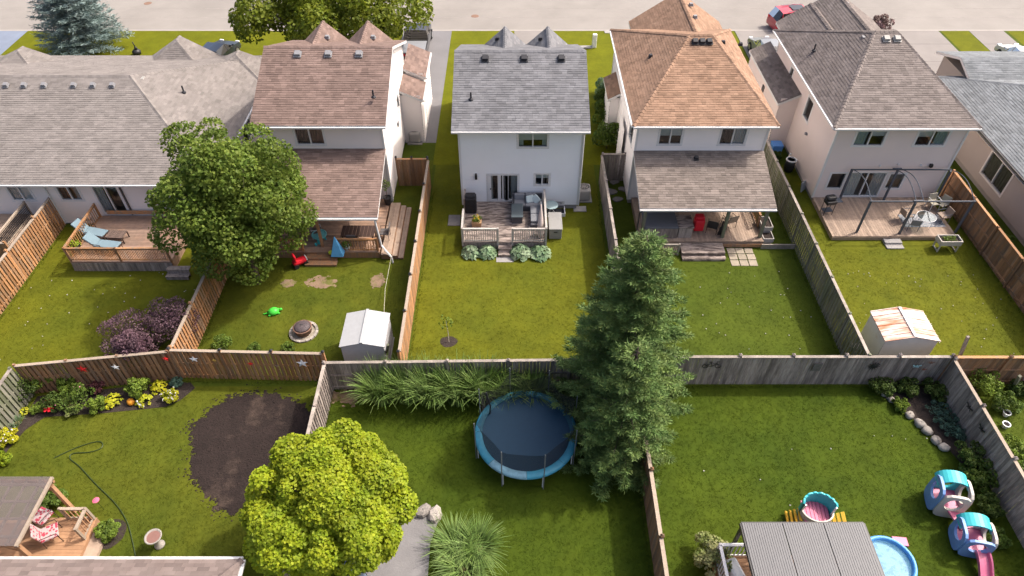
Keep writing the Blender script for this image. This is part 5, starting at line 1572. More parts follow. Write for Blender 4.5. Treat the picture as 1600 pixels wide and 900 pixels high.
gable_shed('white metal shed with rust-streaked roof', 16.75, 19.1, 19.95, 21.65, 1.75, .26, mat('shed_white', (.62, .60, .56), .5, .08, 2, col2=(.55, .45, .34), mixscale=1.4, mixlo=.62, mixhi=.8), mat('rusty_white_roof', (.68, .60, .54), .6, .1, 4, col2=(.50, .20, .10), mixscale=1.6, mixlo=.42, mixhi=.62, stretch=(.35, 2.2, 1)), ribs=1)
single('paving_stone', 'flat paving stone beside the rusty-roofed shed', 'stone', MB().rbox((0, 0, .06), (.5, .4, .12), .04), STONE, (16.35, 21.0, 0))

# ---- fire pit
fx, fy = -10.12, 21.96
t = thing('fire_pit', 'round steel fire pit on a ring of stone edging', 'fire pit', (fx, fy, 0))
MB().lathe([(.0, .012), (.62, .012), (.64, 0)], n=24).build('gravel_pad', mat('pit_gravel', (.30, .26, .21), .95, .35, 14, bump=.6, bscale=30), t, rel=False)
for i in range(18):
    a = i * math.pi / 9
    piece('edging_stone', STONE, t, (.63 * math.cos(a), .63 * math.sin(a), .04), (.12, .20, .09), (0, 0, a), rel=False)
MB().lathe([(.34, .02), (.40, .10), (.42, .36), (.46, .38), (.46, .40), (.38, .40), (.36, .2), (0, .16)], n=24).build('steel_bowl', mat('burnt_steel', (.12, .075, .06), .6, .25, 6, col2=(.22, .12, .08), mixscale=4), t, rel=False, smooth=True)
b = MB(); b.lathe([(.40, .40), (.36, .46), (.2, .52), (0, .54)], n=20); b.build('spark_lid', mat('spark_mesh', (.10, .08, .085), .6, alpha=.75), t, rel=False, smooth=True)
b = MB(); b.tube([(-.4, 0, .42), (0, 0, .56), (.4, 0, .42)], .012, 5); b.tube([(0, -.4, .42), (0, 0, .56), (0, .4, .42)], .012, 5); b.build('lid_rod', BLACKM, t, rel=False)

# ---- garden pieces of the left-hand lower yard
bx_, by_ = -13.24, 11.32
t = thing('bird_bath', 'stone birdbath on a pedestal on the mulch lawn', 'birdbath', (bx_, by_, 0))
BBM = mat('birdbath_stone', (.30, .275, .25), .9, .15, 8)
MB().lathe([(.19, 0), (.19, .06), (.12, .12), (.08, .3), (.09, .52), (.16, .60)], n=16).build('pedestal', BBM, t, rel=False, smooth=True)
MB().lathe([(.14, .58), (.28, .64), (.31, .70), (.31, .73), (.27, .72), (.22, .67), (0, .65)], n=20).build('bowl', BBM, t, rel=False, smooth=True)
MB().lathe([(0, .692), (.245, .692)], n=20).build('basin_water', cm('basin_water', (.22, .12, .10), .1), t, rel=False)
HP = [(-18.96, 15.02), (-18.25, 15.51), (-17.57, 15.79), (-17.27, 15.73), (-17.22, 15.48), (-17.62, 15.29), (-18.26, 15.23), (-18.29, 14.99), (-17.72, 14.61), (-16.73, 13.83), (-15.61, 13.00), (-14.86, 12.26), (-14.34, 11.49), (-13.98, 10.88)]
def spline(p, k=6):
    out = []
    for i in range(len(p) - 1):
        a, b2, c, d = p[max(i - 1, 0)], p[i], p[i + 1], p[min(i + 2, len(p) - 1)]
        for j in range(k):
            s = j / k
            out.append(tuple(.5 * (2 * b2[q] + (c[q] - a[q]) * s + (2 * a[q] - 5 * b2[q] + 4 * c[q] - d[q]) * s * s + (-a[q] + 3 * b2[q] - 3 * c[q] + d[q]) * s ** 3) for q in range(2)))
    return out + [p[-1]]
single('garden_hose', 'thin dark green hose looping over the mulch lawn', 'hose', MB().tube([(x, y, .035) for x, y in spline(HP)], .02, 5), cm('hose_green', (.03, .05, .015), .5))
def blossom_orn(label, x, y, m, s=.16):
    b = MB()
    for i in range(6):
        a = i * 1.047; b.rbox((math.cos(a) * s * .6, math.sin(a) * s * .6, .32), (s * .9, s * .5, .04), .02, rz=a)
    b.lathe([(0, .36), (.05, .33), (0, .3)], n=8); b.tube([(0, 0, 0), (0, 0, .3)], .01, 5)
    return single('flower_ornament', label, 'ornament', b, m, (x, y, 0))
blossom_orn('large red flower ornament at the lawn edge of the bed', -20.15, 17.30, REDPL, .22)
blossom_orn('small deep red flower behind the pink blooming bush', -20.36, 17.67, REDPL, .13)
o = single('orange_ornament', 'orange rounded ornament between golden hostas', 'ornament', MB().lathe([(.0, 0), (.13, .02), (.17, .12), (.14, .25), (.05, .3), (0, .3)], n=14), cm('orange_glaze', (.75, .30, .03), .4), (-16.82, 17.75, 0), smooth=True)
b = MB(); b.lathe([(0, .02), (.07, .06), (.09, .12), (.06, .19), (0, .21)], n=10, sx=1.7); b.lathe([(0, .17), (.045, .2), (.04, .27), (0, .29)], (.14, 0, 0), n=8); b.add([(-.14, -.03, .14), (-.34, 0, .16), (-.14, .03, .14), (-.14, 0, .1)], [(0, 1, 2), (0, 3, 1), (1, 3, 2)])
single('dove_figurine', 'white bird figurine at the edge of the flower bed', 'figurine', b, WHP, (-16.38, 17.64, 0), rz=2.6, smooth=True)

# gazebo with slatted shade roof, bottom left
t = thing('gazebo', 'wooden gazebo with translucent grey roof above the fresh deck', 'gazebo', (-18, 11.2, 0))
GW = WOODS['decknew']
for x, y in ((-16.95, 10.3), (-16.95, 12.6), (-20.0, 10.3), (-20.0, 12.6)): MB().box((x, y, 1.3), (.13, .13, 2.3)).build('post', GW, t)
for y in (10.25, 12.65): MB().bar((-20.3, y, 2.36), (-16.75, y, 2.36), .08, .16).build('beam', GW, t)
MB().bar((-16.8, 10.15, 2.46), (-16.8, 12.75, 2.46), .10, .10).build('edge_beam', WOODS['cap'], t)
for i in range(7): MB().bar((-20.2 + i * .5, 10.2, 2.40), (-20.2 + i * .5, 12.7, 2.40), .07, .08).build('rafter', WOODS['cap'], t)
for i in range(4): MB().bar((-20.3, 10.5 + i * .65, 2.475), (-16.88, 10.5 + i * .65, 2.475), .09, .05).build('purlin', WOODS['cap'], t)
b = MB(); b.box((-18.6, 11.45, 2.52), (3.5, 2.6, .012)); b.build('shade_panel', mat('shade_grey', (.15, .125, .12), .5, .1, 3, alpha=.5), t)
for y in (10.3, 12.6): MB().bar((-16.95, y, 1.75), (-17.5, y, 2.3), .07, .09).build('brace', GW, t)

def chair(name, label, x, y, z, rz, seatm, framem, w=.55, h=.9, cushion=True, arms=True, tag_='chair', group=None):
    t = thing(name, label, tag_, (x, y, z), rz, group)
    b = MB()
    for sx in (-1, 1):
        for sy in (-1, 1):
            q = MB(); q.tube([(sx * w / 2, sy * w * .45, 0), (sx * w / 2, sy * w * .42, .40)], .016, 6); q.build('leg', framem, t, rel=False)
        if arms:
            q = MB(); q.tube([(sx * w / 2, -w * .45, .38), (sx * w / 2, -w * .45, .62), (sx * w / 2, w * .45, .64)], .016, 6); q.build('armrest', framem, t, rel=False)
    MB().rbox((0, 0, .42), (w, w * .95, .06 if cushion else .03), .02).build('seat', seatm, t, rel=False)
    MB().rbox((0, w * .52, .42 + (h - .42) / 2), (w * .96, .06, h - .42), .03, rx=-.18).build('backrest', seatm, t, rel=False)
    return t
def patterned(name, a, b2, s=12):
    m = bpy.data.materials.new(name); m.use_nodes = True
    N, L = m.node_tree.nodes, m.node_tree.links
    bs = N['Principled BSDF']; bs.inputs['Roughness'].default_value = .9
    tx = N.new('ShaderNodeTexVoronoi'); tx.inputs['Scale'].default_value = s
    ge = N.new('ShaderNodeTexCoord'); L.new(ge.outputs['Object'], tx.inputs['Vector'])
    r = N.new('ShaderNodeMapRange'); r.inputs['From Min'].default_value, r.inputs['From Max'].default_value = .38, .46
    L.new(tx.outputs['Distance'], r.inputs['Value'])
    mx = N.new('ShaderNodeMix'); mx.data_type = 'RGBA'; mx.inputs['A'].default_value = (*a, 1); mx.inputs['B'].default_value = (*b2, 1)
    L.new(r.outputs[0], mx.inputs['Factor']); L.new(mx.outputs['Result'], bs.inputs['Base Color'])
    return m
PAT = patterned('red_white_pattern', (.33, .04, .07), (.40, .32, .32), 9)
chair('patio_chair', 'red and white patterned chair under the gazebo roof edge', -17.1, 11.45, .34, R(120), PAT, DKBR, .62, 1.0)
chair('patio_chair', 'second patterned chair behind it under the gazebo', -17.7, 12.1, .34, R(160), PAT, DKBR, .62, 1.0)
t = thing('flower_ornament', 'small pink pinwheel flower beside the gazebo post', 'ornament', (-15.95, 12.75, 0))
MB().tube([(0, 0, 0), (0, 0, .7)], .012, 5).build('stem', LM['mid'], t, rel=False)
MB().lathe([(0, .68), (.10, .70), (.13, .75), (.04, .78), (0, .77)], n=10).build('petals', cm('pink_petal', (.6, .12, .2), .6), t, rel=False)

# ---- white house deck furniture
zz = .552
t = thing('corner_sofa', 'grey L-shaped outdoor sofa on the white house deck', 'sofa', (0.2, 30.6, zz))
SX0, SX1 = 0.00, 1.72
MB().rbox(((SX0 + SX1) / 2, 31.0, zz + .16), (SX1 - SX0, .75, .30), .03).build('base', FRG, t)
MB().rbox((1.38, 29.85, zz + .16), (.70, 1.6, .30), .03).build('base', FRG, t)
MB().rbox(((SX0 + SX1) / 2, 31.36, zz + .45), (SX1 - SX0, .10, .62), .03).build('back_frame', FRG, t)
MB().rbox((SX0 + .04, 31.0, zz + .32), (.09, .75, .5), .03).build('armrest', FRG, t)
for i in range(2): MB().rbox((SX0 + .42 + i * .64, 30.96, zz + .37), (.62, .68, .14), .05, crown=.02).build('seat_cushion', PLG, t)
for i in range(2): MB().rbox((SX0 + .42 + i * .64, 31.25, zz + .60), (.60, .16, .38), .06, rx=-.15).build('back_cushion', PLG, t)
MB().rbox((1.36, 30.94, zz + .37), (.66, .66, .14), .05, crown=.02).build('seat_cushion', PLG, t)
for i in range(2): MB().rbox((1.34, 30.25 - i * .68, zz + .37), (.62, .66, .14), .05, crown=.02).build('seat_cushion', PLG, t)
MB().rbox((1.66, 29.9, zz + .60), (.16, 1.4, .38), .06).build('back_cushion', PLG, t)
for i, (x, y, r_) in enumerate(((1.02, 30.98, .3), (1.36, 30.95, -.6))):
    q = MB(); q.rbox((0, 0, 0), (.46, .12, .42), .055); o = q.build('throw_pillow', cm('pale_teal_pillow', (.46, .54, .54), .95), None); o.location = (x, y, zz + .62); o.rotation_euler = (R(-28), R(35 if i else 0), r_)
    tag(o, ('square' if i == 0 else 'tilted corner') + ' pale teal pillow on the grey sofa', 'pillow')
tx, ty = 0.29, 30.09
t = thing('patio_table', 'dark rectangular patio table before the grey sofa', 'table', (tx, ty, zz))
MB().rbox((0, 0, .50), (.66, 1.25, .05), .02).build('tabletop', cm('slate_top', (.075, .095, .105), .3), t, rel=False)
MB().box((0, .0, .25), (.56, 1.1, .46)).build('base', FRG, t, rel=False)
single('patio_umbrella', 'folded beige patio umbrella lying over the sofa end', 'umbrella', MB().lathe([(0, 0), (.12, .02), (.20, .3), (.17, .8), (.10, 1.4), (.05, 1.75), (.02, 1.95), (0, 1.96)], n=14), mat('beige_canvas', (.50, .42, .38), .95, .12, 14), (1.55, 28.35, zz), smooth=True)
bpy.data.objects['patio_umbrella'].rotation_euler = (R(-16), 0, 0)
gx_, gy_ = -2.33, 30.58
b = MB(); b.rbox((0, 0, .52), (.64, .56, 1.02), .05); b.rbox((0, 0, 1.08), (.60, .42, .22), .09)
single('grill_cover', 'barbecue under a black cover on the white house deck', 'barbecue', b, mat('black_cover', (.016, .016, .019), .55, .3, 5, bump=.6, bscale=6), (gx_, gy_ + .1, zz))
px_, py_ = -1.96, 29.44
t = thing('flower_planter', 'square planter with yellow blooms on the worn deck', 'planter', (px_, py_, zz))
MB().box((0, 0, .14), (.50, .38, .28), taper=1.1).build('pot', cm('tan_planter', (.36, .22, .12), .8), t, rel=False)
P_, D_, T_, c_ = crown_cloud((0, 0, .40), (.24, .2, .17), 9, (.08, .12), 22); leaves('foliage', t, P_, D_, LM['light'], (.08, .13), .6, tint=T_, up=.8).location = (0, 0, 0)
for o in t.children:
    if o.name.startswith('foliage'):
        me = o.data; co_ = np.empty(len(me.vertices) * 3); me.vertices.foreach_get('co', co_); co_ = co_.reshape(-1, 3) + np.array(BASE[t.name]); me.vertices.foreach_set('co', co_.ravel())
n = 26; a = RNG.uniform(0, 6.28, n); q = RNG.uniform(.05, .28, n)
leaves('blossom', t, np.stack([px_ + np.cos(a) * q, py_ + np.sin(a) * q, zz + .42 + RNG.uniform(0, .15, n)], 1), np.tile([0, 0, 1.], (n, 1)), leafmat('petal_yellow', (.6, .42, .03), tint=.2), (.08, .12), .9)
t = thing('storage_box', 'pale grey lidded storage box beside the worn deck', 'storage box', (2.41, 29.22, 0))
SBM = cm('resin_grey', (.28, .275, .27), .6)
MB().rbox((0, .35, .34), (.70, 1.45, .66), .03).build('box_body', SBM, t, rel=False); MB().rbox((0, .35, .71), (.76, 1.52, .09), .03).build('lid', cm('resin_pale', (.27, .265, .255), .6), t, rel=False)
MB().box((0, -.39, .52), (.2, .03, .05)).build('handle', BLACKM, t, rel=False)
def ac_unit(label, x, y):
    t = thing('air_conditioner', label, 'air conditioner', (x, y, 0))
    ACM = cm('ac_beige', (.44, .41, .38), .5)
    MB().box((0, 0, .04), (.95, .95, .08)).build('pad', CONC, t, rel=False)
    MB().rbox((0, 0, .45), (.76, .76, .74), .12).build('housing', ACM, t, rel=False)
    MB().lathe([(0, .835), (.30, .835)], n=20).build('fan_grille', BLACKM, t, rel=False)
    b = MB()
    for r_ in (.1, .2, .31): b.tube([(r_ * math.cos(a * .393), r_ * math.sin(a * .393), .85) for a in range(17)], .012, 5, cap=False)
    for i in range(4): b.bar((-.31 * math.cos(i * .785), -.31 * math.sin(i * .785), .85), (.31 * math.cos(i * .785), .31 * math.sin(i * .785), .85), .015, .015)
    b.build('grille_wire', ACM, t, rel=False)
    for i in range(9): MB().box((0, -.385, .16 + i * .07), (.6, .02, .02)).build('louver', ACM, t, rel=False)
ac_unit('air conditioner beside the brown-roofed house', -6.36, 38.73)
ac_unit('air conditioner at the corner of the white house', 4.25, 32.6)
b = MB(); b.rbox((0, 0, .03), (.75, .5, .06), .02); single('stone_slab', 'concrete slab at the corner of the white house', 'slab', b, CONC, (3.97, 31.51, 0))
single('stone_slab', 'grey slab left of the worn deck', 'slab', MB().rbox((0, 0, .03), (.7, .95, .06), .02), mat('slate_slab', (.17, .16, .155), .9, .2, 4), (-3.31, 30.46, 0))
t = thing('window_well', 'window well below the small basement window of the white house', 'window well', (2.45, 31.2, 0))
b = MB(); b.box((-.6, .0, .1), (.05, .7, .24)); b.box((.6, 0, .1), (.05, .7, .24)); b.box((0, -.35, .1), (1.25, .05, .24)); b.build('rim', WHITEM, t, rel=False)
MB().box((0, 0, .012), (1.15, .65, .01)).build('gravel', mat('dark_gravel', (.06, .06, .065), .95, .3, 20), t, rel=False)
t = thing('round_side_table', 'round pale glass table beside the deck corner', 'table', (2.25, 31.0, 0))
MB().lathe([(0, .72), (.40, .72), (.40, .74), (0, .74)], n=24).build('tabletop', cm('pale_glass', (.32, .42, .43), .2), t, rel=False)
for i in range(3): MB().tube([(.3 * math.cos(i * 2.09), .3 * math.sin(i * 2.09), 0), (.1 * math.cos(i * 2.09), .1 * math.sin(i * 2.09), .4), (.28 * math.cos(i * 2.09), .28 * math.sin(i * 2.09), .72)], .014, 5).build('leg', WHITEM, t, rel=False)

# ---- bungalow deck furniture
def lounger(label, x, y, rz):
    t = thing('lounge_chair', label, 'lounge chair', (x, y, .652), rz)
    for sx in (-1, 1):
        for yy in (-.75, .35): MB().tube([(sx * .3, yy, 0), (sx * .3, yy, .33)], .02, 6).build('leg', DKBR, t, rel=False)
        MB().tube([(sx * .33, -.05, .34), (sx * .33, -.05, .56), (sx * .33, .5, .58)], .02, 6).build('armrest', DKBR, t, rel=False)
    b = MB(); b.bar((-.32, -.9, .34), (-.32, .4, .34), .05, .05); b.bar((.32, -.9, .34), (.32, .4, .34), .05, .05); b.bar((-.3, -.88, .34), (.3, -.88, .34), .05, .05); b.build('frame', DKBR, t, rel=False)
    MB().rbox((0, -.28, .40), (.58, 1.2, .09), .04).build('seat_cushion', CUSH, t, rel=False)
    MB().rbox((0, .58, .64), (.58, .10, .72), .04, rx=-.75).build('back_cushion', CUSH, t, rel=False)
lounger('lounger with pale blue cushion nearer the bungalow wall', -22.78, 28.31, R(75)); lounger('lounger with pale blue cushion nearer the deck railing', -21.67, 27.27, R(80))
t = thing('coffee_table', 'dark slatted coffee table between the loungers', 'table', (-21.32, 28.05, .652), R(-4))
for i in range(8): piece('slat', cm('table_brown', (.12, .085, .07), .6, rand=.15), t, (-.42 + i * .12, 0, .40), (.10, .62, .02), rel=False)
for sx in (-.44, .44):
    for sy in (-.28, .28): piece('leg', DKBR, t, (sx, sy, .195), (.05, .05, .39), rel=False)
b = MB(); b.bar((-.46, -.3, .37), (.46, -.3, .37), .04, .04); b.bar((-.46, .3, .37), (.46, .3, .37), .04, .04); b.build('apron', DKBR, t, rel=False)
def potted(label, x, y, z, r, h, m, pm, fr, stem=0, cat='potted plant', lz=.1, n=26, nl=10):
    t = thing('potted_plant', label, cat, (x, y, z))
    MB().lathe([(r * .7, 0), (r, h), (r * 1.06, h), (r * 1.06, h * .93), (r * .9, h * .9), (0, h * .9)], n=16).build('pot', pm, t, rel=False, smooth=False)
    if stem: MB().tube([(x, y, z + h * .9), (x + .02, y, z + h + stem)], .02, 6).build('stem', BARK, t)
    P_, D_, T_, c_ = crown_cloud((x, y, z + h + stem + lz), (fr, fr, fr * .85), nl, (fr * .35, fr * .5), n); leaves('foliage', t, P_, D_, m, (.06, .11), .7, tint=T_)
    return t
potted('dark pot with lime shrub in the bungalow deck corner', -23.13, 27.07, .652, .26, .38, LM['lime'], BLACKM, .34)
potted('potted topiary tree beside the brown-roofed house wall', -7.20, 31.48, .42, .22, .5, LM['mid'], BLACKM, .32, stem=.7)

# ---- porch of the brown-roofed house
t = thing('porch_table', 'dark dining table under the brown porch roof', 'table', (-8.29, 28.20, .42))
for i in range(9): piece('slat', DKBR, t, (-.8 + i * .2, 0, .72), (.185, .9, .025), rel=False)
for sx in (-.8, .8):
    for sy in (-.38, .38): piece('leg', DKBR, t, (sx, sy, .35), (.05, .05, .7), rel=False)
for lab, x, y, rz in (('dark porch chair on the open side deck', (-6.95), 28.5, -90), ('dark porch chair at the near side of the dining table', -8.6, 27.95, 180), ('grey porch chair left of the dining table', -10.7, 28.6, 100), ('dark porch chair at the far left of the porch', -11.9, 28.6, 170)):
    chair('porch_chair', lab, x, y, .42, R(rz), cm('mesh_fabric', (.12, .11, .11), .8), DKBR if 'grey' not in lab else WHITEM, .52, .92, group='chairs on the brown porch')
t = thing('toy_table', 'teal plastic activity table on the porch deck', 'toy', (-10.47, 28.25, .42))
for i in range(3):
    a = i * 2.09 + .5; MB().bar((.28 * math.cos(a), .28 * math.sin(a), 0), (.2 * math.cos(a), .2 * math.sin(a), .38), .16, .10).build('leg', TEALP, t, rel=False)
MB().lathe([(.30, .36), (.40, .40), (.42, .46), (.36, .47), (.33, .43), (.12, .43), (.10, .50), (0, .5)], n=3 * 6).build('tray', cm('teal_pale', (.16, .50, .52), .4), t, rel=False)
single('toy_cup', 'small teal cup on the porch edge', 'cup', MB().lathe([(.06, 0), (.08, .13), (.065, .12), (0, .03)], n=12), TEALP, (-10.62, 27.84, .42))
b = MB(); b.add([(-.34, -.25, 0), (.34, -.25, 0), (.34, .25, 0), (-.34, .25, 0), (0, .05, 1.25)], [(0, 1, 4), (1, 2, 4), (2, 3, 4), (3, 0, 4), (0, 3, 2, 1)])
single('play_tent', 'folded blue cone-shaped play tent on the porch steps', 'toy', b, mat('blue_fabric', (.10, .33, .60), .8, .1, 5), (-9.32, 27.15, .424), bevel=.02)
single('toy_bowl', 'lime yellow toy bowl at the foot of the blue tent', 'toy', MB().lathe([(.05, 0), (.14, .06), (.16, .12), (.13, .11), (0, .04)], n=12), cm('lime_plastic', (.55, .62, .05), .4), (-9.67, 27.17, .424))
potted('white pot with bright patterned flowers at the porch post', -8.86, 27.52, .424, .17, .26, LM['light'], cm('white_pot', (.6, .6, .58), .5), .30, lz=.22)
t = thing('toy_car', 'red plastic ride-on toy by the porch steps', 'toy', (-11.33, 26.74, 0), R(35))
MB().rbox((0, 0, .30), (.75, .40, .30), .12).build('body', REDPL, t, rel=False)
MB().rbox((-.22, 0, .62), (.12, .38, .42), .05).build('backrest', REDPL, t, rel=False)
MB().box((.38, .0, .36), (.05, .3, .16)).build('grille', WHP, t, rel=False)
for sx in (-.25, .27):
    for sy in (-.2, .2):
        q = MB(); q.lathe([(.0, -.04), (.13, -.04), (.13, .04), (0, .04)], n=14); o = q.build('wheel', BLACKM, t, rel=False); o.rotation_euler = (R(90), 0, 0); o.location = (sx, sy, .13)
GRT = cm('green_plastic', (.06, .50, .05), .4)
t = thing('toy_turtle', 'bright green plastic turtle-shaped toy on the grass', 'toy', (-11.89, 23.24, 0), R(20))
MB().lathe([(.24, .05), (.24, .12), (.2, .22), (.1, .28), (0, .29)], n=14, sx=1.15).build('shell', GRT, t, rel=False, smooth=True)
for sx, sy in ((.22, .16), (.22, -.16), (-.22, .16), (-.22, -.16)): MB().rbox((sx, sy, .05), (.13, .1, .1), .04).build('foot', GRT, t, rel=False)
MB().rbox((.36, 0, .14), (.16, .13, .12), .05).build('head', GRT, t, rel=False); MB().bar((-.26, 0, .08), (-.5, .06, .03), .06, .05).build('handle', GRT, t, rel=False)
single('dog_line', 'thin pale cable stretched from the porch downspout to the grey shed', 'cable', MB().tube([(-6.42, 26.9, .5), (-6.45, 24.5, .42), (-6.05, 21.72, 1.2)], .012, 5), cm('cable_pale', (.5, .46, .35), .6))

# ---- orange house: porch, side strip, pavers
for i in range(3):
    for j in range(3):
        od = ('nearest the steps', 'middle', 'farthest from the steps')[i]; rw = ('back row', 'middle row', 'front row')[j]
        x, y = 11.98 + i * .49, 27.85 - j * .49
        single('paving_slab', 'square paving slab, %s, %s of the nine' % (od, rw), 'slab', MB().rbox((0, 0, .02), (.44, .44, .04), .012), mat('sand_paver', (.31, .265, .205), .9, .14, 5, rand=.1), (x + random.uniform(-.015, .015), y, 0), rz=random.uniform(-.03, .03), group='nine paving slabs')
HT = thing('hot_tub', 'hot tub under a dark cover at the left of the porch', 'hot tub', (8.0, 29.1, .452))
for i in range(14): piece('side_board', WOODS['grey'], HT, (7.2 + .065 + i * .13, 28.42, .452 + .35), (.125, .04, .70))
MB().box((8.1, 29.15, .80), (1.75, 1.35, .68)).build('shell', WOODS['grey'], HT); MB().rbox((8.1, 29.1, 1.19), (1.85, 1.5, .10), .04).build('cover', cm('tub_cover', (.10, .105, .12), .6), HT)
t = thing('porch_bench', 'grey plank counter with clutter beside the hot tub', 'bench', (9.5, 28.9, .452))
MB().box((9.45, 28.95, .80), (.75, 1.0, .70)).build('cabinet', WOODS['grey'], t); MB().rbox((9.45, 28.95, 1.18), (.85, 1.1, .06), .02).build('countertop', WOODS['deckold'], t)
b = MB(); b.rbox((0, 0, .55), (.55, .5, .75), .08); b.rbox((0, .05, 1.0), (.5, .4, .2), .08)
single('kamado_grill', 'red barbecue grill under the porch roof', 'barbecue', b, REDPL, (10.25, 29.0, .452))
chair('porch_chair', 'black folding chair beside the red barbecue', 11.05, 29.0, .452, R(160), BLACKM, BLACKM, .55, .95)
chair('porch_chair', 'tan wicker chair near the middle porch post', 12.1, 29.5, .452, R(200), cm('tan_wicker', (.32, .25, .19), .8, bump=.4), DKBR, .6, .9)
single('guitar_case', 'dark rounded case leaning on the middle porch post', 'case', MB().lathe([(0, 0), (.15, .03), (.17, .15), (.11, .32), (.13, .45), (.10, .55), (.04, .62), (.035, 1.0), (0, 1.02)], n=14, sy=.4), BLACKM, (11.46, 28.69, .452), smooth=True)
for i, (y, z, lab) in enumerate(((29.3, .62, 'upper'), (28.75, .25, 'lower'))):
    t = thing('planter_box', lab + ' pale wooden planter box beside the right porch post', 'planter', (14.05, y, 0))
    b = MB(); w_, d_, h_ = .55, .9, .26
    b.box((-w_ / 2, 0, z + h_ / 2), (.04, d_, h_)); b.box((w_ / 2, 0, z + h_ / 2), (.04, d_, h_)); b.box((0, -d_ / 2, z + h_ / 2), (w_, .04, h_)); b.box((0, d_ / 2, z + h_ / 2), (w_, .04, h_)); b.box((0, 0, z + .02), (w_, d_, .04))
    b.build('box_frame', WOODS['raillight'], t, rel=False); MB().box((0, 0, z + h_ * .7), (w_ - .05, d_ - .05, .03)).build('potting_soil', SOIL, t, rel=False)
    for sy in (-.38, .38): MB().box((0, sy, z / 2), (.45, .06, z)).build('leg', WOODS['raillight'], t, rel=False)
for i, (px, r_) in enumerate((((5.98, 33.18), .35), ((6.27, 34.15), .28), ((6.28, 32.43), .3), ((6.66, 33.43), .26))):
    single('stepping_stone', ('grey', 'small grey', 'flat', 'far grey')[i] + ' stepping stone in the strip behind the grey fence', 'stone', MB().prism(blob(0, 0, r_, r_ * .8, 10, .2, i + 30), 0, .06), mat('grey_flag', (.20, .18, .17), .9, .2, 5), (*px, 0))
# side yard of the beige house
t = thing('rain_barrel', 'black barrel with white rim in the narrow side yard', 'barrel', (17.26, 35.40, 0))
MB().lathe([(.26, 0), (.30, .2), (.31, .5), (.28, .78)], n=18).build('barrel_body', BLACKM, t, rel=False, smooth=True); MB().lathe([(.29, .76), (.33, .78), (.33, .84), (.25, .84), (.25, .78)], n=18).build('rim', WHP, t, rel=False)
single('blue_bin', 'blue plastic bin between the two houses', 'bin', MB().box((0, 0, .35), (.6, .6, .7), taper=1.12), BLUEP, (16.96, 37.38, 0), bevel=.03)
b = MB(); b.lathe([(.12, 0), (.10, .1), (.06, .2), (.09, .35), (.10, .5), (.05, .6), (.07, .7), (.05, .8), (0, .82)], n=12)
single('garden_statue', 'small white statue beside the black barrel', 'statue', b, WHP, (17.41, 36.09, 0), smooth=True)
single('side_sign', 'small grey panel leaning by the beige house wall', 'panel', MB().box((0, 0, .3), (.5, .05, .6), rx=-.2), cm('panel_grey', (.4, .42, .44), .6), (17.52, 33.37, 0), rz=.8)

# ---- beige house deck
t = thing('steel_gazebo', 'bare dark steel gazebo frame on the sunlit deck', 'gazebo', (22, 30.6, .28))
gp = [(19.2, 29.1), (21.55, 29.0), (24.7, 29.1), (19.25, 32.05), (21.85, 32.05), (24.75, 31.9)]
for x, y in gp: MB().box((x, y, 1.36), (.10, .10, 2.16)).build('post', DKGREY, t)
for y in (29.08, 32.0): MB().bar((19.15, y, 2.46), (24.8, y, 2.46), .06, .07).build('beam', DKGREY, t)
for x in (19.2, 21.6, 22.0, 24.72):
    MB().tube([(x, 29.08 + 2.92 * q / 12, 2.48 + .42 * math.sin(math.pi * q / 12)) for q in range(13)], .025, 6).build('arched_rib', DKGREY, t)
MB().box((21.75, 32.0, 2.52), (.5, .10, .05)).build('joint_plate', DKGREY, t); MB().box((21.7, 29.06, 2.52), (.5, .10, .05)).build('joint_plate', DKGREY, t)
t = thing('barbecue', 'black lidded barbecue at the corner of the sunlit deck', 'barbecue', (18.04, 30.80, .282), R(10))
MB().rbox((0, 0, .85), (.62, .48, .22), .06).build('firebox', BLACKM, t, rel=False); MB().rbox((0, .08, 1.06), (.60, .40, .26), .12).build('lid', BLACKM, t, rel=False)
for sx in (-.26, .26):
    for sy in (-.18, .18): MB().tube([(sx, sy, 0), (sx, sy, .76)], .018, 6).build('leg', BLACKM, t, rel=False)
MB().rbox((.48, 0, .88), (.34, .42, .03), .01).build('side_shelf', DKGREY, t, rel=False); MB().box((0, 0, .25), (.54, .38, .03)).build('lower_shelf', DKGREY, t, rel=False)
single('outdoor_rug', 'blue and white patterned rug on the sunlit deck', 'rug', MB().box((0, 0, .006), (2.3, 1.1, .012)), patterned('rug_pattern', (.13, .16, .20), (.30, .30, .31), 9), (23.26, 30.12, .284))
t = thing('glass_table', 'round glass patio table on the patterned rug', 'table', (23.04, 29.64, .282))
MB().lathe([(0, .70), (.50, .70), (.50, .715), (0, .715)], n=28).build('tabletop', glass('table_glass', (.75, .8, .8)), t, rel=False); MB().tube([(.5 * math.cos(a * .2618), .5 * math.sin(a * .2618), .705) for a in range(25)], .015, 6, cap=False).build('rim', WHITEM, t, rel=False)
for i in range(4): MB().tube([(.42 * math.cos(i * 1.57 + .8), .42 * math.sin(i * 1.57 + .8), 0), (.40 * math.cos(i * 1.57 + .8), .40 * math.sin(i * 1.57 + .8), .7)], .014, 5).build('leg', WHITEM, t, rel=False)
TANF = cm('tan_fabric', (.28, .215, .17), .9)
for lab, px, rz in (('tan chair at the left of the glass table', (22.27, 30.17), 100), ('round wicker chair at the near side of the glass table', (22.36, 29.44), 170), ('tan chair at the right of the glass table', (24.34, 30.11), -80), ('pale folding chair by the beige house corner', (24.31, 31.28), 10), ('striped sling chair at the far end of the deck', (24.70, 31.16), -60)):
    chair('patio_chair', lab, px[0], px[1], .282, R(rz), TANF if 'tan' in lab else (cm('grey_wicker', (.2, .2, .21), .8) if 'wicker' in lab else cm('pale_canvas', (.36, .33, .26), .9)), WHITEM if 'pale' in lab else DKGREY, .55, .85)
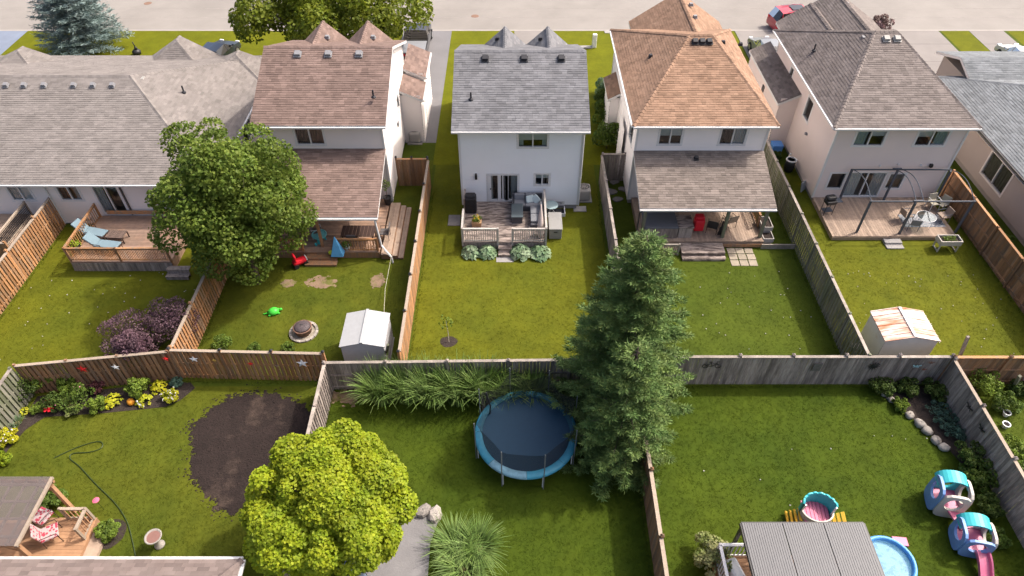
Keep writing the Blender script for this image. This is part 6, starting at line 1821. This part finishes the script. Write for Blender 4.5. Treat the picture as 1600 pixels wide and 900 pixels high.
t = thing('raised_planter', 'white raised planter box on legs at the deck corner', 'planter', (23.73, 28.04, 0))
b = MB(); b.box((0, -.28, .62), (1.15, .04, .3)); b.box((0, .28, .62), (1.15, .04, .3)); b.box((-.56, 0, .62), (.04, .54, .3)); b.box((.56, 0, .62), (.04, .54, .3)); b.box((0, 0, .5), (1.1, .54, .04)); b.build('trough', CREAMP, t, rel=False)
for sx in (-.5, .5):
    MB().bar((sx, -.24, 0), (sx, -.24, .5), .06, .06).build('leg', CREAMP, t, rel=False); MB().bar((sx, .24, 0), (sx, .24, .5), .06, .06).build('leg', CREAMP, t, rel=False); MB().bar((sx, -.26, .05), (sx, .26, .05), .05, .05).build('foot_bar', CREAMP, t, rel=False)
MB().box((0, 0, .66), (1.08, .52, .03)).build('potting_soil', SOIL, t, rel=False)
q = BASE[t.name]; n = 130; leaves('seedlings', t, np.stack([q.x + RNG.uniform(-.35, .35, n), q.y + RNG.uniform(-.18, .18, n), np.full(n, .74) + RNG.uniform(-.04, .06, n)], 1), np.tile([0, 0, 1.], (n, 1)), LM['light'], (.07, .12), .6)

# ---- path and boulders by the yellow tree
o = sheet('path', PATHPOLY, .02, mat('path_concrete', (.19, .183, .183), .9, .12, 1.5, bump=.2, bscale=20, fine=.08), 'pale concrete path between the yellow tree and the striped grass', 'path')
for i, (px, s) in enumerate((((-3.85, 12.60), .32), ((-3.43, 12.63), .34), ((-2.97, 12.49), .36))):
    b = MB(); b.lathe([(s * .9, -.03), (s, .1), (s * .85, .22), (s * .5, .28), (0, .29)], n=9, sy=.72)
    b.v = [(p[0] + random.uniform(-.05, .05), p[1] + random.uniform(-.04, .04), p[2] + random.uniform(-.02, .03)) for p in b.v]
    single('boulder', ('flat pale boulder closest to the yellow tree', 'flat pale boulder in the middle of the path edge', 'flat pale boulder beside the striped grass')[i], 'boulder', b, STONE, (*px, 0), rz=i * .7, smooth=False)
for i, (x, y) in enumerate(((-11.68, 9.89), (-3.46, 9.99))): pass
chair('patio_chair', 'grey-blue patio chair half hidden under the yellow tree', -5.65, 9.99, 0, R(40), cm('slate_blue', (.16, .20, .26), .7), DKGREY, .7, .95)

# ---- right-hand lower yard: louvred gazebo, deck, pool, play sets
t = thing('louvred_gazebo', 'gazebo with flat grey louvred roof at the bottom edge', 'gazebo', (10.1, 9.0, 0))
LV = cm('louvre_grey', (.128, .128, .133), .5); 
x0, x1, y0, y1, zr = 7.95, 12.2, 6.6, 10.98, 2.5
for k in range(3):
    a, e = x0 + (x1 - x0) * k / 3 + .012, x0 + (x1 - x0) * (k + 1) / 3 - .012
    b = MB(); b.box(((a + e) / 2, (y0 + y1) / 2, zr - .03), (e - a, y1 - y0, .03)); pn = b.build('roof_panel', LV, t)
    n = 17
    for i in range(n):
        xx = a + (e - a) * (i + .5) / n
        piece('louver', LV, pn, (xx, (y0 + y1) / 2, zr), ((e - a) / n * .84, y1 - y0 - .02, .035))
for p, q in (((x0, y1), (x1, y1)), ((x0, y0), (x1, y0)), ((x0, y0), (x0, y1)), ((x1, y0), (x1, y1))): MB().bar((*p, zr - .08), (*q, zr - .08), .09, .14).build('beam', BLACKM, t)
for x in (x0 + .05, x1 - .05):
    for y in (y1 - .08, y0 + .1): MB().box((x, y, 1.2), (.11, .11, 2.4)).build('post', BLACKM, t)
d8 = deck('low deck with white railing under the louvred gazebo', 7.35, 6.6, 12.0, 10.75, .45, 'decknew', 'x')
WOODS['whitepaint'] = mat('white_rail_paint', (.72, .70, .68), .6, .06, 4)
railing(d8, [(7.4, 6.8), (7.4, 10.7)], .45, .95, 'whitepaint', sp=.14); railing(d8, [(7.4, 10.7), (8.9, 10.7)], .45, .95, 'whitepaint', sp=.14)
chair('deck_chair', 'dark lounge chair on the white-railed deck', 8.2, 8.9, .45, R(-90), BLACKM, BLACKM, .7, .9)
single('side_cushion', 'white cushion on the white-railed deck', 'cushion', MB().rbox((0, 0, .2), (.45, .8, .4), .1), WHP, (7.95, 10.1, .45), rz=.3)
pxp, pyp = 13.82, 10.62
t = thing('paddling_pool', 'round blue paddling pool beside the louvred gazebo', 'pool', (pxp, pyp, 0))
MB().lathe([(.86, 0), (.98, .06), (1.0, .17), (.95, .27), (.86, .26), (.84, .12), (.84, .03)], n=36).build('wall', cm('pool_blue', (.10, .32, .66), .35), t, rel=False, smooth=True)
m = mat('pool_floor', (.17, .38, .52), .3, .1, 3, col2=(.07, .24, .45), mixscale=3.5, mixlo=.5, mixhi=.54); MB().lathe([(0, .04), (.85, .04)], n=36).build('floor', m, t, rel=False)
WATER = mat('pool_water', (.16, .36, .48), .5, .05, 3, spec=.05, alpha=.3); MB().lathe([(0, .15), (.845, .15)], n=36).build('water', WATER, t, rel=False)
single('play_mat', 'pink board lying behind the paddling pool', 'mat', MB().rbox((0, 0, .03), (.55, .35, .06), .02), PINKP, (14.64, 11.45, 0), rz=-.1)

def ring_panel(mb, w, h, th, hw, hh, hz, arch=0, n=24, M=None):
    """upright plastic panel with an oval opening; local x across, z up"""
    v = []; f = []
    for yy in (-th / 2, th / 2):
        for i in range(n):
            a = 2 * math.pi * i / n
            ca, sa = math.cos(a), math.sin(a)
            k = 1 / max(abs(ca) ** 4 + abs(sa) ** 4, 1e-6) ** .25
            v.append((w / 2 * ca * k, yy, h / 2 + h / 2 * sa * k))
        for i in range(n):
            a = 2 * math.pi * i / n; v.append((hw / 2 * math.cos(a), yy, hz + hh / 2 * math.sin(a)))
    for i in range(n):
        j = (i + 1) % n
        f += [(i, j, n + j, n + i), (2 * n + i, 3 * n + i, 3 * n + j, 2 * n + j), (i, 2 * n + i, 2 * n + j, j), (n + i, n + j, 3 * n + j, 3 * n + i)]
    if M is not None: v = [M @ Vector(p) for p in v]
    return mb.add(v, f)
def slide_mesh(L, h0, w, waves=1):
    b = MB(); n = 18; v = []; f = []
    for i in range(n + 1):
        s = i / n; y = -L * s; z = h0 * (1 - s) ** 1.1 + .06 + .07 * math.sin(s * math.pi * 2 * waves)
        for x, dz in ((-w / 2, .14), (-w / 2 + .05, .12), (-w / 2 + .08, 0), (0, -.02), (w / 2 - .08, 0), (w / 2 - .05, .12), (w / 2, .14), (w / 2 - .02, -.06), (-w / 2 + .02, -.06)): v.append((x, y, z + dz))
    for i in range(n):
        for j in range(9): f.append((i * 9 + j, i * 9 + (j + 1) % 9, (i + 1) * 9 + (j + 1) % 9, (i + 1) * 9 + j))
    return b.add(v, f)
def Tm(x, y, z, rz): return Matrix.Translation((x, y, z)) @ Matrix.Rotation(rz, 4, 'Z')
cx, cy = 16.82, 12.29
t = thing('plastic_climber', 'blue, white and teal plastic climber with pink bridge and slide', 'play set', (cx, cy, 0), R(-12))
def tower(ox, oy, pf, rots, roofm=None, hgt=1.35, pm=PINKP):
    MB().rbox((ox, oy, pf), (1.0, 1.0, .08), .03).build('platform', pm, t, rel=False)
    for rz, mm in rots:
        M = Tm(ox, oy, 0, rz) @ Matrix.Translation((0, -.5, .05))
        ring_panel(MB(), 1.0, hgt, .10, .62, hgt * .52, hgt * .62, M=M).build('side_panel', mm, t, rel=False, smooth=False)
    if roofm:
        b = MB(); v = []; f = []
        for i in range(13):
            a = math.pi * i / 12
            for y_ in (.05, .58): v += [(ox + .56 * math.cos(a), oy + y_, hgt - .25 + .42 * math.sin(a)), (ox + .50 * math.cos(a), oy + y_, hgt - .25 + .36 * math.sin(a))]
        for i in range(12):
            o_ = i * 4
            f += [(o_, o_ + 4, o_ + 6, o_ + 2), (o_ + 1, o_ + 3, o_ + 7, o_ + 5), (o_, o_ + 1, o_ + 5, o_ + 4), (o_ + 2, o_ + 6, o_ + 7, o_ + 3)]
        b.add(v, f); b.build('arched_roof', roofm, t, rel=False, smooth=False)
BLP = cm('soft_blue_plastic', (.17, .29, .55), .45, var=.12)
tower(-.15, .65, .42, ((0, CREAMP), (R(-90), BLP), (R(90), CREAMP), (R(180), TEALP)), TEALP, 1.45)
tower(.42, -.85, .42, ((R(-90), BLP), (R(90), CREAMP), (0, BLP), (R(180), CREAMP)), TEALP, 1.15)
MB().bar((0.0, .3, .5), (.35, -.5, .5), .5, .08).build('bridge', PINKP, t, rel=False)
o = slide_mesh(1.35, .5, .48).build('slide', PINKP, t, rel=False, smooth=False); o.location = (.62, -1.35, 0); o.rotation_euler = (0, 0, R(8))
px1, py1 = 11.59, 12.34
t = thing('castle_play_set', 'small castle play set with teal back, pink floor and yellow ramps', 'play set', (px1, py1, 0), R(-6))
b = MB(); v = []; f = []
n = 20
for i in range(n + 1):
    a = math.pi * (1.02 + .96 * i / n)
    for r_, z_ in ((.62, 0), (.60, .75), (.54, .75), (.55, 0)): v.append((r_ * math.cos(a), r_ * math.sin(a) * .8, z_))
for i in range(n):
    for j in range(4): f.append((i * 4 + j, i * 4 + (j + 1) % 4, (i + 1) * 4 + (j + 1) % 4, (i + 1) * 4 + j))
b.add(v, f); b.build('front_wall', CREAMP, t, rel=False)
b = MB(); v = []; f = []
n = 36
for i in range(n + 1):
    a = math.pi * i / n; zt = 1.12 + .06 * abs(math.sin(i * math.pi / 4.5))
    for r_, z_ in ((.64, 0), (.64, zt), (.57, zt), (.57, 0)): v.append((r_ * math.cos(a), r_ * math.sin(a) * .85, z_))
for i in range(n):
    for j in range(4): f.append((i * 4 + j, i * 4 + (j + 1) % 4, (i + 1) * 4 + (j + 1) % 4, (i + 1) * 4 + j))
b.add(v, f); b.build('back_wall', TEALP, t, rel=False)
for i in range(7): piece('floor_plank', PINKP, t, (-.42 + i * .14, .02, .50), (.12, .9, .04), rel=False)
for sx in (-.56, .56): MB().tube([(sx, 0, .5), (sx, -.05, 1.15)], .035, 8).build('post', WHP, t, rel=False)
for sx, sgn in ((-.80, 1), (.82, -1)):
    for i in range(4): piece('ramp_plank', YELP, t, (sx + sgn * (.2 - i * .13), -.1, .16 + (.12 * i if sgn < 0 else .1 * (3 - i))), (.12, .5, .05), (0, .6 * sgn, 0), rel=False)
MB().box((.1, -.5, .38), (.5, .06, .4)).build('door', PINKP, t, rel=False)

# ---- weedy corner at the right edge
for i, px in enumerate(((21.49, 17.54), (21.51, 17.14), (21.18, 16.55))):
    t = thing('flower_pot', ('upper', 'middle', 'lower')[i] + ' of three white pots beyond the grey-brown fence', 'pot', (*px, 0), group='white pots in the weedy corner')
    MB().lathe([(.10, 0), (.15, .2), (.17, .2), (.17, .23), (.13, .23), (.12, .15)], n=14).build('pot_wall', WHP, t, rel=False); MB().lathe([(0, .17), (.13, .17)], n=14).build('soil_fill', SOIL, t, rel=False)
single('garden_board', 'pale board lying in the weeds at the right edge', 'board', MB().box((0, 0, .06), (1.2, .14, .08)), WOODS['cap'], (21.21, 15.36, 0))
single('pink_bin', 'pinkish rounded bin at the right edge below the reddish fence', 'bin', MB().lathe([(.22, 0), (.27, .55), (.2, .68), (0, .7)], n=16), cm('dusty_pink', (.42, .30, .31), .6), (23.10, 19.07, 0), smooth=True)
single('leaning_timber', 'mossy timber leaning behind the weeds', 'timber', MB().bar((22.51, 18.48, 0), (22.09, 18.29, 1.3), .12, .12), WOODS['mossy'])

# ---- street side: utility pedestal, lawn ornament, vehicles
t = thing('utility_pedestal', 'white utility post on the grass behind the white house', 'post', (6.55, 52.21, 0))
MB().rbox((0, 0, .55), (.34, .3, 1.1), .05).build('post', WHP, t, rel=False); MB().rbox((-.7, -.05, .05), (1.1, .4, .1), .03).build('pad', CONC, t, rel=False)
single('drain_grate', 'small square drain cover at the kerb', 'drain cover', MB().box((0, 0, .02), (.9, .5, .03)), CONC, (8.11, 54.99, 0))
b = MB(); b.lathe([(0, 0), (.3, .05), (.34, .25), (.2, .4), (0, .42)], n=12); b.lathe([(0, .35), (.12, .45), (.1, .6), (0, .65)], (0.05, 0, 0), n=10); b.bar((.05, 0, .6), (-.05, .05, 1.0), .06, .06)
single('lawn_ornament', 'black crouching ornament on the front lawn', 'ornament', b, BLACKM, (-29.48, 51.01, 0), smooth=True)

CARG = glass('car_glass', (.10, .13, .15), refl=1.3)
TYRE = cm('tyre', (.02, .02, .02), .85); RIM = cm('rim', (.4, .4, .42), .3, metal=.7)
def car(name, label, cat, x, y, z, rz, col, kind='suv', L=4.5, Wd=1.82, cover=None):
    t = thing(name, label, cat, (x, y, z), rz)
    paint = mat('paint_' + label[:14].replace(' ', '_'), col, .3, .03, 2, coat=.6, spec=.5)
    l = L / 2; w = Wd / 2
    if kind == 'suv': S = [(-l, .62, .62, .80), (-l + .06, .98, .98, .9), (-l + .45, 1.02, 1.60, .86), (-.2, 1.0, 1.70, .86), (.45, .98, 1.62, .84), (l - 1.25, .98, 1.0, .9), (l - .25, .86, .86, .9), (l, .62, .62, .78)]
    elif kind == 'truck': S = [(-l, .55, .55, .94), (-l + .03, 1.02, 1.02, .95), (-.75, 1.04, 1.04, .95), (-.68, 1.08, 1.10, .9), (-.45, 1.08, 1.78, .84), (.7, 1.08, 1.80, .84), (1.45, 1.08, 1.10, .92), (l - .15, 1.02, 1.02, .94), (l, .65, .65, .86)]
    else: S = [(-l, .55, .55, .8), (-l + .1, .92, .92, .88), (-l + .75, .94, .96, .88), (-l + 1.35, .94, 1.38, .74), (.3, .94, 1.42, .76), (1.05, .92, .95, .88), (l - .2, .74, .74, .88), (l, .5, .5, .74)]
    body, gl, rf = MB(), MB(), MB()
    z0 = .26
    rows = []
    for (sx, zb, zr, wr) in S:
        we = w * (wr if zr > zb + .1 else wr)
        wb = w if abs(sx) < l - .3 else w * .94
        rows.append([(sx, wb * .92, z0), (sx, wb, z0 + .22), (sx, wb * (.98), zb), (sx, (we if zr > zb + .1 else wb * .96), zr), (sx, 0, zr + (.04 if zr > zb + .1 else .03))])
    for i in range(len(S) - 1):
        A_, B_ = rows[i], rows[i + 1]
        g1 = S[i][2] - S[i][1] > .1; g2 = S[i + 1][2] - S[i + 1][1] > .1
        for sgn in (1, -1):
            q = lambda p: (p[0], p[1] * sgn, p[2])
            for j in range(4):
                quad = [q(A_[j]), q(B_[j]), q(B_[j + 1]), q(A_[j + 1])]
                tgt = body
                if j == 2 and (g1 or g2): tgt = gl
                if j == 3 and g1 != g2: tgt = gl
                if j == 3 and g1 and g2: tgt = rf
                tgt.add(quad, [(0, 1, 2, 3)])
    for r_ in (rows[0], rows[-1]):
        body.add([(p[0], p[1], p[2]) for p in r_] + [(p[0], -p[1], p[2]) for p in r_[::-1]], [tuple(range(10))])
    body.add([(-l, -w * .9, z0), (l, -w * .9, z0), (l, w * .9, z0), (-l, w * .9, z0)], [(0, 1, 2, 3)])
    body.build('body', paint, t, rel=False); rf.build('roof', paint, t, rel=False); gl.build('windows', CARG, t, rel=False)
    for sgn in (1, -1):
        i0, i1 = (2, 4) if kind != 'truck' else (4, 5)
        for i in range(i0, i1 + 1):
            p, q2 = rows[i][2], rows[i][3]
            MB().bar((p[0], p[1] * sgn, p[2]), (q2[0], q2[1] * sgn * 1.005, q2[2]), .07, .03).build('window_pillar', paint, t, rel=False)
        for sx in (-l + .85, l - .85):
            o = MB().lathe([(.0, -.11), (.30, -.11), (.34, -.07), (.34, .07), (.30, .11), (0, .11)], n=20).build('wheel', TYRE, t, rel=False); o.rotation_euler = (R(90), 0, 0); o.location = (sx, sgn * (w - .08), .34 if kind != 'truck' else .38)
            r2 = MB().lathe([(0, -.125), (.2, -.12), (.21, .12), (0, .125)], n=14).build('rim', RIM, o, rel=False)
        MB().rbox((-l + .04, sgn * w * .78, .86), (.08, .26, .2), .03).build('tail_light', REDPL, t, rel=False)
        MB().rbox((l - .10, sgn * w * .72, .72), (.16, .34, .14), .05).build('headlight', cm('lamp_lens', (.7, .7, .7), .1), t, rel=False)
        MB().rbox((.95 if kind != 'truck' else 1.2, sgn * (w + .08), 1.06), (.12, .18, .13), .04).build('wing_mirror', paint, t, rel=False)
    if kind == 'truck': MB().rbox((-1.78, 0, 1.07), (2.0, Wd * .88, .05), .02).build('bed_cover', cm('bed_grey', (.22, .23, .25), .6), t, rel=False)
    if kind == 'suv':
        for sgn in (1, -1): MB().bar((-1.4, sgn * .62, 1.72), (.3, sgn * .62, 1.73), .04, .04).build('roof_rail', RIM, t, rel=False)
        MB().box((-.35, 0, 1.745), (1.1, .9, .012)).build('sunroof', CARG, t, rel=False)
    return t
car('pickup_truck', 'dark grey pickup truck on the asphalt driveway', 'truck', -7.48, 51.84, 0, R(90), (.035, .036, .04), 'truck', 5.4, 1.95)
car('parked_car', 'dark blue car behind the bungalow roof on its driveway', 'car', -22.65, 49.67, .01, R(80), (.02, .03, .05), 'sedan', 4.6)
car('parked_suv', 'bright red suv at the kerb beside the taupe roof', 'car', 23.81, 56.06, -.11, R(8), (.42, .01, .03), 'suv', 4.6)
car('parked_car', 'grey car behind the low dark roof on the driveway', 'car', 19.80, 50.31, .012, R(95), (.18, .19, .20), 'sedan', 4.5)
car('parked_car', 'white car half hidden beside the orange roof', 'car', 15.2, 44.6, .012, R(90), (.62, .62, .62), 'sedan', 4.5)
car('parked_car', 'white car cut off by the right edge of the picture', 'car', 38.74, 49.04, .012, R(90), (.6, .6, .6), 'sedan', 4.5)
